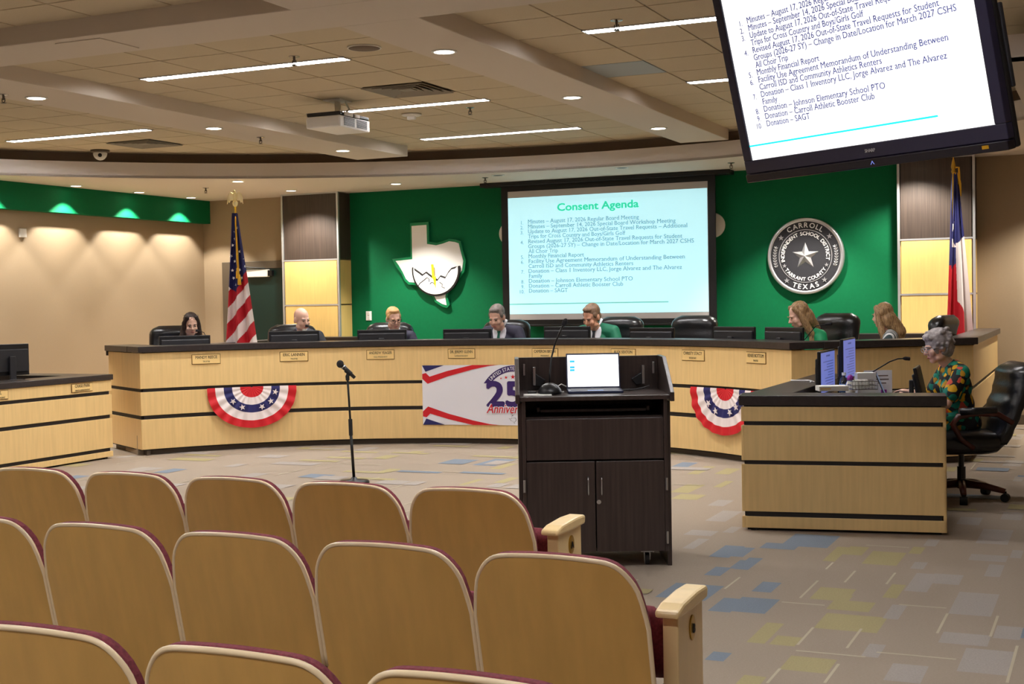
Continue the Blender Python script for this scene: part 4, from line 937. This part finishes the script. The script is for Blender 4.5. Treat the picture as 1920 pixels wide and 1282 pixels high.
def eagle(t):
    z = 2.80
    MB().ell((0, -.01, z + .07), (.026, .028, .055), n=14).ell((0, -.03, z + .125), (.017, .02, .02), n=10).tube([(0, -.045, z + .125), (0, -.065, z + .118)], [.008, .003], 6).lathe([(.012, z - .06), (.03, z - .04), (.035, z - .01), (.02, z + .02)], 14).build('finial', 'eagle', t, smooth=True)
    for s in (-1, 1): MB().prism([(s*.012, z + .03), (s*.02, z + .10), (s*.05, z + .125), (s*.075, z + .11), (s*.095, z + .05), (s*.10, z - .03), (s*.085, z + .0), (s*.07, z - .01), (s*.055, z + .02), (s*.04, z + .015)], -.012, .008).build('wing', 'eagle', t, bevel=.004)
    MB().tube([(.0, -.02, 2.70), (.01, -.07, 2.55), (.022, -.10, 2.35), (.03, -.13, 2.12), (.04, -.145, 1.98)], .007, 8).tube([(.0, -.02, 2.70), (.02, -.08, 2.5), (.04, -.12, 2.2), (.058, -.15, 1.9)], .006, 8).build('cord', 'goldcord', t, smooth=True)
    for x, y, zz in ((.04, -.147, 1.98), (.06, -.152, 1.90)): MB().lathe([(.006, 0), (.016, -.015), (.012, -.03), (.02, -.045), (.024, -.13), (.002, -.132)], 12, c=(x, y, zz)).build('tassel', 'goldcord', t, smooth=True)
PU = cam((447 - 960)/2500*16.6, 16.6, 0)
def us_paint(x, z, i, j):
    px, py = x*150.6, (2.66 - z)*150.6                                  # offset from the pole, drop from the cloth's top, in 1/150.6 m
    hb = (137 if i < 0 else 137 + 31*i if i < .35 else 148 - 62*(i - .35))
    if py < hb: return 0
    return 1 if ((py + 1.24*px - 129.6) % 56) < 29 else 2
us = flag('national_flag', 'draped red white and blue flag with gold eagle finial, left of the column', (PU.x, PU.y, 0), 150.6, 2.66, .95, (-.035, -.135), (.03, .262), us_paint, ['flagblue', 'flagred', 'flagwhite'], eagle, 2.80)
mb = MB()
for sx, sy in ((5, 28), (-4, 60), (1, 48), (14, 62), (-7, 80), (4, 76), (14, 86), (-8, 93), (17, 100), (-5, 107), (8, 106), (20, 114), (-3, 121), (-14, 124), (2, 134), (12, 121), (-11, 100), (1, 35), (0, 90), (9, 72)):
    x, z = (sx - .5)/150.6, 2.66 - sy/150.6; j = (2.66 - z)/1.71; l, r = -.035 - .10*j, .03 + .232*j
    if l + .015 < x < r - .01: mb.prism(star_poly(x, z, .021, sx), -.045 - .075*j, -.036 - .075*j - .02)
mb.build('stars', 'white', us)
PT = cam((1790.5 - 960)/2500*14.4, 14.4, 0)
def tx_paint(x, z, i, j):
    p = (1740 + 0, 0); q = ((1790.5 + x*173.6 - 1740)*3.466, (161 + (2.80 - z)*173.6*3.466))
    if inside(q, [(172, 468), (124, 525), (110, 640), (180, 640), (140, 570)]): return 2
    if q[0] < 176: return 0 if q[1] < 800 - (q[0] - 120)*1.0 else 1
    if q[1] < 615 - (q[0] - 176)*.83: return 0
    return 1 if inside(q, [(176, 990), (200, 1030), (217, 1070), (233, 1190), (233, 1600), (160, 1600)]) else 2
def spear(t):
    z = 2.87
    MB().lathe([(.012, z - .08), (.024, z - .05), (.018, z - .03), (.026, z), (.016, z + .05), (.002, z + .115)], 14).build('finial', 'brass', t, smooth=True)
    MB().tube([(.012, -.03, 2.86), (.045, -.04, 2.86), (.048, -.05, 2.74), (.03, -.05, 2.68)], .010, 8).tube([(-.02, -.04, 2.80), (.03, -.05, 2.79), (.05, -.06, 2.68), (.055, -.07, 2.55)], [.012, .016, .014, .006], 8).build('cord', 'goldcord', t, smooth=True)
flag('state_flag', 'draped blue white and red flag with a lone star, before the right column', (PT.x, PT.y, 0), 173.6, 2.80, .95, (-.014, -.112), (.03, .172), tx_paint, ['flagblue', 'flagred', 'flagwhite'], spear, 2.80, folds=1.9)
# ================================================================ things on the clerk desk
zc, zw = .873, .7425
def ctop(px, py, d): return None
t = thing('paper_box', 'flat white box of paper slips on the clerk counter', 'box', cam((1559 - 960)/2500*8.86, 8.86, zc), YAW); MB().box(-.097, -.06, 0, .097, .06, .034).build('box', 'paper', t, bevel=.002); MB().box(-.09, -.0605, .012, -.02, -.06, .022).build('stripe', 'plate', t)
t = thing('water_bottle', 'clear water bottle with blue label on the clerk desk', 'bottle', cam((1582 - 960)/2500*9.35, 9.35, zw), 0)
MB().lathe([(.031, 0), (.033, .02), (.033, .14), (.028, .17), (.013, .196), (.013, .204)], 20).build('bottle', 'glass', t, smooth=True); MB().lathe([(.0336, .085), (.0336, .138)], 20).build('label', 'bluelabel', t, smooth=True); MB().lathe([(.0155, .202), (.0155, .222), (.001, .223)], 16).build('cap', 'white', t)
t = thing('wire_basket', 'silver wire basket packed with envelopes on the clerk counter', 'basket', cam((1617 - 960)/2500*8.92, 8.92, zc), YAW)
mb = MB()
for z in (.004, .03, .058): mb.tube([(-.085, -.06, z), (.085, -.06, z), (.085, .06, z), (-.085, .06, z), (-.085, -.06, z)], .0028, 6)
for q in range(9):
    x = -.085 + q*.02125; mb.tube([(x, -.06, .058), (x, -.06, .004), (x, .06, .004), (x, .06, .058)], .0016, 5)
mb.build('wire_frame', 'steel', t)
for q in range(7): MB().box(-.055 + q*.016, -.05 + q*.004, .006, -.0535 + q*.016, .05, .075 - .004*abs(q - 2), m=Matrix.Rotation(-.25, 4, 'Y')).build('envelope', 'paper' if q % 2 else 'offwhite', t)
t = thing('card_box', 'white open card box behind the wire basket', 'box', cam((1622 - 960)/2500*9.25, 9.25, zw), YAW); MB().box(-.065, -.04, 0, .065, .04, .225).build('box', 'white', t, bevel=.002)
t = thing('tissue_pack', 'violet and white pack behind the basket on the clerk desk', 'pack', cam((1594 - 960)/2500*9.2, 9.2, zw), YAW + .3); MB().ell((0, 0, .10), (.035, .03, .09), n=14).build('bag', 'offwhite', t, smooth=True); MB().ell((.0, 0, .185), (.024, .02, .03), n=12).build('tip', 'violet', t, smooth=True)
t = thing('notice_card', 'white notice card standing on the clerk desk with faint printed lines', 'sign', cam((1646 - 960)/2500*9.95, 9.95, zw), YAW); MB().box(-.105, 0, 0, .105, .004, .20).build('card', 'white', t)
mb = MB()
for z, a, b in ((.155, .0, .075), (.128, -.02, .08), (.10, .0, .06)): mb.box(a, -.001, z, b, 0, z + .008)
mb.build('printed_lines', 'drydark', t); MB().box(.02, -.012, .03, .06, -.002, .055).build('clip', 'violet', t)
t = thing('clerk_laptop', 'slim laptop facing the clerk, lid tilted back', 'laptop', cam((1662 - 960)/2500*9.62, 9.62, zw), YAW + radians(74)); 
MB().box(-.14, -.22, 0, .14, .0, .014).build('base', 'lapdark', t, bevel=.003)
mC = Matrix.Translation((0, .0, .012)) @ Matrix.Rotation(radians(-22), 4, 'X')
ld2 = MB().box(-.14, -.003, 0, .14, .004, .20, m=mC).build('lid', 'plastic2', t, bevel=.003); MB().box(-.13, -.0038, .01, .13, -.003, .19, m=mC).build('screen', 'lapblue', ld2)
t = thing('desk_microphone', 'black gooseneck microphone reaching towards the clerk', 'microphone', cam((1605 - 960)/2500*9.9, 9.9, zw), YAW)
MB().box(-.05, -.05, 0, .05, .05, .03).build('base', 'plastic', t, bevel=.006); MB().tube([(0, 0, .03), (.02, 0, .10), (.12, 0, .19), (.25, 0, .265), (.31, 0, .285), (.36, 0, .287)], .005, 8).build('gooseneck', 'blackmetal', t, smooth=True); MB().tube([(.35, 0, .287), (.365, 0, .287), (.40, 0, .283)], [.008, .014, .013], 12).build('capsule', 'micfoam', t, smooth=True)
t = thing('computer_mouse', 'black computer mouse under the clerk hand', 'mouse', cam((1687 - 960)/2500*9.72, 9.72, zw), YAW + 1.2); MB().ell((0, 0, .012), (.03, .055, .026), n=16).build('body', 'plastic', t, smooth=True)
t = thing('white_cable', 'white cable lying on the side counter of the clerk desk', 'cable', (-2.13, 9.95, .874)); MB().tube([(-.09, .02, .004), (-.02, -.02, .004), (.04, .01, .004), (.09, -.08, .004), (.10, -.2, .004)], .004, 6).tube([(-.08, -.02, .004), (.0, -.05, .004), (.07, -.04, .004), (.12, -.15, .004)], .004, 6).build('cable', 'white', t, smooth=True)
t = thing('side_laptop', 'dark open laptop cut off by the left edge on the side desk', 'laptop', (-9.40, 8.98, .846), radians(80)); MB().box(-.16, -.12, 0, .16, .10, .015).build('base', 'plastic', t, bevel=.003); MB().box(-.16, 0, 0, .16, .006, .22, m=Matrix.Translation((0, .10, .012)) @ Matrix.Rotation(radians(-25), 4, 'X')).build('lid', 'plastic', t, bevel=.003)
t = thing('monitor_cable', 'thin cables behind the small monitor on the side desk', 'cable', (-9.42, 9.50, .846)); MB().tube([(-.06, -.2, .004), (-.02, -.1, .004), (.02, 0, .01), (0, .1, .004)], .004, 6).build('cable', 'plastic', t, smooth=True)
def dmic(a, label, tip, r0=4.60, name='dais_microphone'):
    p = dp(a, r0, .945); t = thing(name, label, 'microphone', p, dais_rz(a), 'gooseneck microphones on the dais')
    MB().lathe([(.04, 0), (.04, .015), (.012, .03)], 16).build('base', 'plastic', t, smooth=True); x, y, z = tip
    MB().tube([(0, 0, .02), (x*.1, y*.1, z*.5), (x*.5, y*.5, z*.95), (x*.85, y*.85, z)], .004, 8).build('gooseneck', 'blackmetal', t, smooth=True); MB().tube([(x*.82, y*.82, z), (x, y, z*1.02)], [.011, .014], 12).build('capsule', 'micfoam', t, smooth=True)
dmic(137.3, 'gooseneck microphone before the face of the woman with glasses on her head', (-.16, .06, .30)); dmic(122.6, 'gooseneck microphone beside the chin of the bald man', (-.16, .06, .325)); dmic(52.8, 'gooseneck microphone right of the blonde woman in green', (.36, .05, .30), 4.75)
# ================================================================ people: one continuous body each, clothing and hair as children
def T(*p): return Matrix.Translation(p)
def RX(a): return Matrix.Rotation(radians(a), 4, 'X')
def RZ(a): return Matrix.Rotation(radians(a), 4, 'Z')
def RY(a): return Matrix.Rotation(radians(a), 4, 'Y')
class Sh:
    def __init__(s): s.mb = MB()
    def e(s, m, c, r, rot=None):
        t = MB().ell((0, 0, 0), r, n=18, k=12); q = m @ T(*c) @ (rot or Matrix.Identity(4)); s.mb.add([q @ Vector(v) for v in t.v], t.f); return s
    def t(s, m, pts, r):
        for a, b, ra, rb in zip(pts, pts[1:], r, r[1:]):
            a, b = m @ Vector(a), m @ Vector(b); sc = m.to_scale().x
            t = MB().tube([a, b], [ra*sc, rb*sc], 14); s.mb.add(t.v, t.f)
        for p, q in zip(pts, r): s.e(m, p, (q, q, q))
        return s
    def mesh(s, name, m, voxel, smooth=4, noise_amp=0, cut=None):
        ob = bpy.data.objects.new('tmp', s.mb.mesh('tmp', m)); COL.objects.link(ob)
        r = ob.modifiers.new('r', 'REMESH'); r.mode = 'VOXEL'; r.voxel_size = voxel
        q = ob.modifiers.new('s', 'SMOOTH'); q.iterations = smooth; q.factor = .5
        dg = bpy.context.evaluated_depsgraph_get(); me = bpy.data.meshes.new_from_object(ob.evaluated_get(dg)); bpy.data.objects.remove(ob)
        me.name = name
        if not me.materials: me.materials.append(M[m])
        if noise_amp:
            for v in me.vertices:
                n = noise.noise(v.co*38)*noise_amp + noise.noise(v.co*90)*noise_amp*.5; v.co += v.normal*n
        if cut:
            bm = bmesh.new(); bm.from_mesh(me)
            bmesh.ops.delete(bm, geom=[f for f in bm.faces if cut(f.calc_center_median())], context='FACES'); bm.to_mesh(me); bm.free()
        me.polygons.foreach_set('use_smooth', [True]*len(me.polygons)); return me
def hand(sh, m, side, curl=25):
    "m: wrist frame, +y to the finger tips, +z out of the back of the hand; side +1 right hand"
    sh.e(m, (0, .045, 0), (.040, .050, .016))
    for k, (x, l) in enumerate(((-.030, .062), (-.010, .074), (.011, .069), (.030, .054))):
        a, b = radians(curl*.6), radians(curl*1.6); p0 = (x*.95*side*-1, .078, .0); d1 = (0, cos(a), -sin(a)); d2 = (0, cos(b), -sin(b))
        p1 = tuple(p0[i] + d1[i]*l*.55 for i in range(3)); p2 = tuple(p1[i] + d2[i]*l*.45 for i in range(3))
        sh.t(m, [(x*.7*side*-1, .045, 0), p0, p1, p2], [.010, .0095, .0085, .007])
    sh.t(m, [(-.026*side, .02, -.004), (-.052*side, .05, -.008), (-.058*side, .078, -.012)], [.013, .0105, .0085])
def person(label, pos, rz, top, seat_z, skin='skin', look=(0, 0, 0), lean=8, outfit=('suit_dark', 'shirt_white', 'tie_green'), hair='short', hmat='hair_brown', glasses=None, beard=None, short_sleeve=False, female=False, hands=None, voxel=.0085, pins=(), slump=0, hunch=(0, 0)):
    t = thing('person', label, 'person', pos, rz, None)
    s = (top - seat_z + slump)/.875; fm = .92 if female else 1
    base = T(0, 0, seat_z) @ Matrix.Scale(s, 4); up = base @ T(0, 0, .06) @ RX(-lean) @ T(0, 0, -.06)
    hd = up @ T(0, .035 + hunch[0], .742 - hunch[1]) @ RZ(look[1]) @ RX(-look[0]) @ RY(look[2])
    hips, legs = base, base
    if hands is None: hands = ((.13, .36, .30), (-.13, .36, .30))
    el = []
    iu = up.inverted() @ base
    arms = []
    for q, w in zip((1, -1), hands):
        sho = up @ Vector((q*.175*fm, -.01, .485)); wr = base @ Vector(w); mid = (sho + wr)/2; d = (wr - sho)
        h = sqrt(max(.0004, (.285*s)**2 - (d.length/2)**2)) if d.length < .57*s else .02
        pole = Vector((q*.75, -.25, -1)); pole -= d*(pole.dot(d)/d.length_squared); e_ = mid + pole.normalized()*h
        arms.append((sho, e_, wr, q))
    def torso(sh, g, skin_=False):
        sh.e(hips, (0, -.01, .10), (.170 + g, .125 + g, .115 + g)); sh.e(up, (0, -.005, .23), ((.140 if female else .152) + g, .108 + g, .14)); sh.e(up, (0, -.005, .37), (.160*fm + g, .108 + g, .15))
        sh.t(up, [(-.15*fm, -.012, .478), (0, -.015, .50), (.15*fm, -.012, .478)], [.060 + g, .068 + g, .060 + g])
        if female:
            for q in (-1, 1): sh.e(up, (q*.07, .075, .36), (.062 + g, .05 + g, .06 + g))
    I = Matrix.Identity(4)
    b = Sh(); torso(b, 0)
    b.t(up, [(0, -.02, .50), (0, .0 + hunch[0]*.4, .57 - hunch[1]*.4), (0, .02 + hunch[0], .66 - hunch[1])], [.062*fm, .054*fm, .054*fm])
    for sho, e_, wr, q in arms:
        b.t(I, [sho, e_, wr], [.050*s*fm, .040*s*fm, .027*s*fm])
        d = (wr - e_).normalized(); f2 = Vector((d.x, d.y, d.z*.3)).normalized(); x = f2.cross(Vector((0, 0, 1))).normalized(); z = x.cross(f2)
        hand(b, Matrix(((x.x, f2.x, z.x, wr.x), (x.y, f2.y, z.y, wr.y), (x.z, f2.z, z.z, wr.z), (0, 0, 0, 1))) @ Matrix.Scale(s*.98*fm, 4), q)
    for q in (-1, 1):
        b.t(base, [(q*.09, .02, .07), (q*.115, .42, .055), (q*.12, .44, -.36)], [.088, .060, .040]); b.t(base, [(q*.12, .42, -.40), (q*.13, .56, -.42)], [.042, .03])
    # head
    b.e(hd, (0, -.012, .030), (.074, .094, .090)); b.e(hd, (0, .026, -.030), (.061, .066, .082)); b.e(hd, (0, .058, -.092), (.033, .030, .026)); b.e(hd, (0, .072, .020), (.050, .019, .014))
    b.t(hd, [(0, .088, .008), (0, .108, -.026)], [.009, .0145]); b.e(hd, (0, .100, -.031), (.019, .012, .010))
    for q in (-1, 1):
        b.e(hd, (q*.037, .066, -.030), (.026, .024, .026)); b.e(hd, (q*.077, -.008, -.010), (.011, .022, .034)); b.e(hd, (q*.045, .02, -.075), (.026, .04, .03))
    b.e(hd, (0, .084, -.062), (.024, .012, .013))
    body = obj('body', b.mesh('body', skin, voxel*s, 3), t)
    lp_ = MB()
    for q in (-1, 1):
        mb = MB(); mbb = MB()
        e1 = MB().ell((0, 0, 0), (.0125, .007, .006 if look[0] < 12 else .0035), n=12, k=6); mb.add([hd @ (Vector((q*.031, .0885, .004)) + Vector(v)) for v in e1.v], e1.f)
        br = MB().tube([(q*.014, .0965, .021), (q*.032, .0955, .026), (q*.049, .082, .020)], [.0042, .0046, .0028], 6); mbb.add([hd @ Vector(v) for v in br.v], br.f)
        mb.build('eye', 'eyeball', t, smooth=True); mbb.build('eyebrow', hmat if hair != 'bald' else 'hair_grey', t, smooth=True)
    l1 = MB().ell((0, 0, 0), (.022, .0065, .006), n=12, k=6); lp_.add([hd @ (Vector((0, .0945, -.064)) + Vector(v)) for v in l1.v], l1.f); lp_.build('mouth', 'lip', t, smooth=True)
    # clothing
    suit, shirt, tie = outfit
    c = Sh(); torso(c, .014)
    for sho, e_, wr, q in arms:
        if short_sleeve: c.t(I, [sho, sho + (e_ - sho)*.72], [.062*s, .066*s])
        else: c.t(I, [sho, e_, wr - (wr - e_)*.10], [.064*s, .053*s, .040*s])
    jm = c.mesh('top' if female or not tie else 'jacket', suit, voxel*s*1.1, 3); jk = obj('blouse' if female else 'jacket', jm, t)
    tr = Sh()
    for q in (-1, 1): tr.t(base, [(q*.09, .0, .085), (q*.115, .43, .06), (q*.12, .445, -.34)], [.105, .075, .062])
    tr.e(hips, (0, -.01, .08), (.186, .142, .10)); obj('trousers', tr.mesh('trousers', 'trousers' if suit != 'floral' else 'floral', voxel*s*1.3, 3), t)
    bv = BVHTree.FromPolygons([v.co for v in jm.vertices], [p.vertices for p in jm.polygons])
    iup = up.inverted()
    def patch(name, m, rows, off):
        "rows: (z, x0, x1) in torso units, laid on the front of the clothing"
        P = []
        n = 8
        for z, x0, x1 in rows:
            for i in range(n + 1):
                w = up @ Vector((x0 + (x1 - x0)*i/n, .4, z)); d = (up.to_3x3() @ Vector((0, -1, 0))).normalized()
                h = bv.ray_cast(w, d)[0]
                P.append((h if h is not None else up @ Vector((x0 + (x1 - x0)*i/n, .05, z))) - d*off*s)
        fs = [(r*(n + 1) + i, r*(n + 1) + i + 1, (r + 1)*(n + 1) + i + 1, (r + 1)*(n + 1) + i) for r in range(len(rows) - 1) for i in range(n)]
        o = MB().add(P, fs).build(name, m, t, smooth=True, solid=.002); return o
    if shirt and tie is not None:
        patch('shirt', shirt, [(.28, -.006, .006), (.35, -.032, .032), (.42, -.058, .058), (.47, -.074, .074), (.515, -.078, .078), (.545, -.066, .066)], .006)
        cl = MB().tube([up @ Vector(p) for p in ((-.02, .055, .535), (-.05, .03, .575), (-.045, -.035, .60), (0, -.065, .605), (.045, -.035, .60), (.05, .03, .575), (.02, .055, .535))], .013*s, 8); cl.build('collar', shirt, t, smooth=True)
        if tie: patch('tie', tie, [(.29, -.012, .012), (.33, -.024, .024), (.42, -.018, .018), (.49, -.012, .012), (.50, -.018, .018), (.525, -.020, .020)], .016)
    for x, z, m in pins: patch('lapel_pin', m, [(z - .016, x - .01, x + .01), (z, x - .016, x + .016), (z + .016, x - .01, x + .01)], .006)
    # hair
    h = Sh()
    if hair == 'short':
        h.e(hd, (0, -.024, .050), (.080, .094, .084)); h.e(hd, (0, .03, .098), (.055, .045, .026)); h.e(hd, (0, -.055, -.01), (.070, .052, .06))
        for q in (-1, 1): h.e(hd, (q*.068, .012, .03), (.013, .03, .035))
        cut = None
    elif hair == 'bald':
        h.e(hd, (0, .070, -.098), (.030, .024, .020)); h.e(hd, (0, .098, -.052), (.022, .006, .006))
    elif hair == 'long':
        h.e(hd, (0, -.028, .045), (.086, .092, .092)); h.e(hd, (0, -.062, -.05), (.080, .05, .10))
        W_ = lambda p: hd.inverted() @ (up @ Vector(p))
        for q in (-1, 1):
            e1, e2 = W_((q*.115, .045, .50)), W_((q*.12, .085, .40))
            h.t(hd, [(q*.050, .028, .085), (q*.076, .006, .02), (q*.084, -.002, -.06), tuple((Vector((q*.086, 0, -.10)) + e1)/2), tuple(e1), tuple(e2)], [.030, .029, .033, .036, .034, .018])
        h.t(hd, [(0, -.075, -.02), tuple(W_((0, -.10, .54))), tuple(W_((0, -.10, .44)))], [.065, .07, .04])
    elif hair == 'curls':
        h.e(hd, (0, -.024, .045), (.097, .108, .101)); h.e(hd, (0, -.06, -.02), (.086, .06, .085)); rnd = random.Random(4)
        for k in range(90):
            a, z = rnd.uniform(-2.75, 2.75) - pi/2, rnd.uniform(-.07, .13); f = sqrt(max(.05, 1 - (abs(z - .04)/.125)**2)); x, y = .09*f*cos(a), .105*f*sin(a) - .03
            if y > .05 and z < .07: continue
            h.e(hd, (x, y, z), (.017, .017, .014))
        for k in range(9): h.e(hd, (-.05 + .0125*k, .070 - .012*abs(k - 4)/4, .085 + .01*(k % 2)), (.022, .02, .02))
    obj('beard' if hair == 'bald' else 'hair', h.mesh('hair', hmat, voxel*s*.8, 2, noise_amp=.0035 if hair in ('long', 'curls') else .0015), t)
    if glasses:
        yo, zo, gm = glasses; g = MB()
        for q in (-1, 1):
            g.tube([hd @ Vector((q*.034 + .024*cos(a), .106 + yo, .002 + zo + .018*sin(a))) for a in [2*pi*k/16 for k in range(17)]], .0022*s, 6, cap=False)
            g.tube([hd @ Vector(p) for p in ((q*.058, .104 + yo, .006 + zo), (q*.078, .06 + yo, .008 + zo), (q*.082, -.01 + yo, .006 + zo))], .002*s, 6)
        g.tube([hd @ Vector((-.010, .107 + yo, .004 + zo)), hd @ Vector((.010, .107 + yo, .004 + zo))], .002*s, 6); g.build('glasses', gm, t, smooth=True)
    return t
def at_dais(a, r=5.08): return dp(a, r, 0)
def face(a): return dais_rz(a) + pi
PS = .64
person('person with long dark hair and glasses pushed up on her head, looking down', at_dais(139.4), face(139.4) + radians(8), 1.435, PS, look=(10, -10, 3), lean=7, outfit=('shirt_blue', None, None), hair='long', hmat='hair_dark', glasses=(-.035, .095, 'blackmetal'), female=True, hunch=(.03, .03), slump=0.05)
person('bald person with white goatee in dark jacket and pale blue shirt, looking aside', at_dais(125.0), face(125.0), 1.495, PS, look=(8, 30, 0), lean=8, outfit=('suit_dark', 'shirt_blue', 'tie_blue'), hair='bald', hmat='offwhite', hunch=(.05, .055), slump=0.07)
person('person with sandy hair and glasses in dark jacket, head turned aside', at_dais(112.9), face(112.9), 1.465, PS, look=(9, 24, 0), lean=9, outfit=('suit_navy', 'shirt_white', 'tie_dark'), hair='short', hmat='hair_sandy', glasses=(0, 0, 'blackmetal'), hunch=(.04, .04), slump=0.065)
person('person with grey hair in navy suit, white shirt and green tie, reading down', at_dais(98.5), face(98.5) - radians(8), 1.488, PS, look=(14, -2, 0), lean=10, outfit=('suit_navy', 'shirt_white', 'tie_green'), hair='short', hmat='hair_grey', pins=((.10, .40, 'white'),), hunch=(.06, .08), slump=0.105)
person('person with short brown hair in bright green jacket and dark tie, reading down', at_dais(85.6), face(85.6), 1.482, PS, skin='skin2', look=(15, -14, 0), lean=11, outfit=('suit_green', 'shirt_white', 'tie_dark'), hair='short', hmat='hair_brown', pins=((.10, .41, 'white'),), hunch=(.06, .085), slump=0.11)
person('person with wavy blonde hair and green top, looking down behind a monitor', at_dais(55.6, 5.1), face(55.6) + radians(4), 1.45, PS, look=(14, -26, 4), lean=9, outfit=('top_green', None, None), hair='long', hmat='hair_blond', female=True, hunch=(.04, .045), slump=0.07)
person('person with long blonde hair in striped top, seen in profile looking aside', dp(51.0, 5.72, 0), face(51.0) - radians(46), 1.418, PS, look=(4, -26, 0), lean=3, outfit=('stripes', None, None), hair='long', hmat='hair_blond', female=True, hunch=(.02, .03), slump=0.045)
person('person with curly silver hair, glasses and floral blouse, seated at the clerk desk in profile', (-1.04, 10.28, 0), clerk_rz + radians(4), 1.235, .475, look=(6, 2, 0), lean=9, hunch=(.045, .045), outfit=('floral', None, None), hair='curls', hmat='hair_silver', glasses=(.004, 0, 'silver'), female=True, short_sleeve=True, hands=((.10, .36, .325), (-.07, .42, .34)), voxel=.0065, slump=.07)
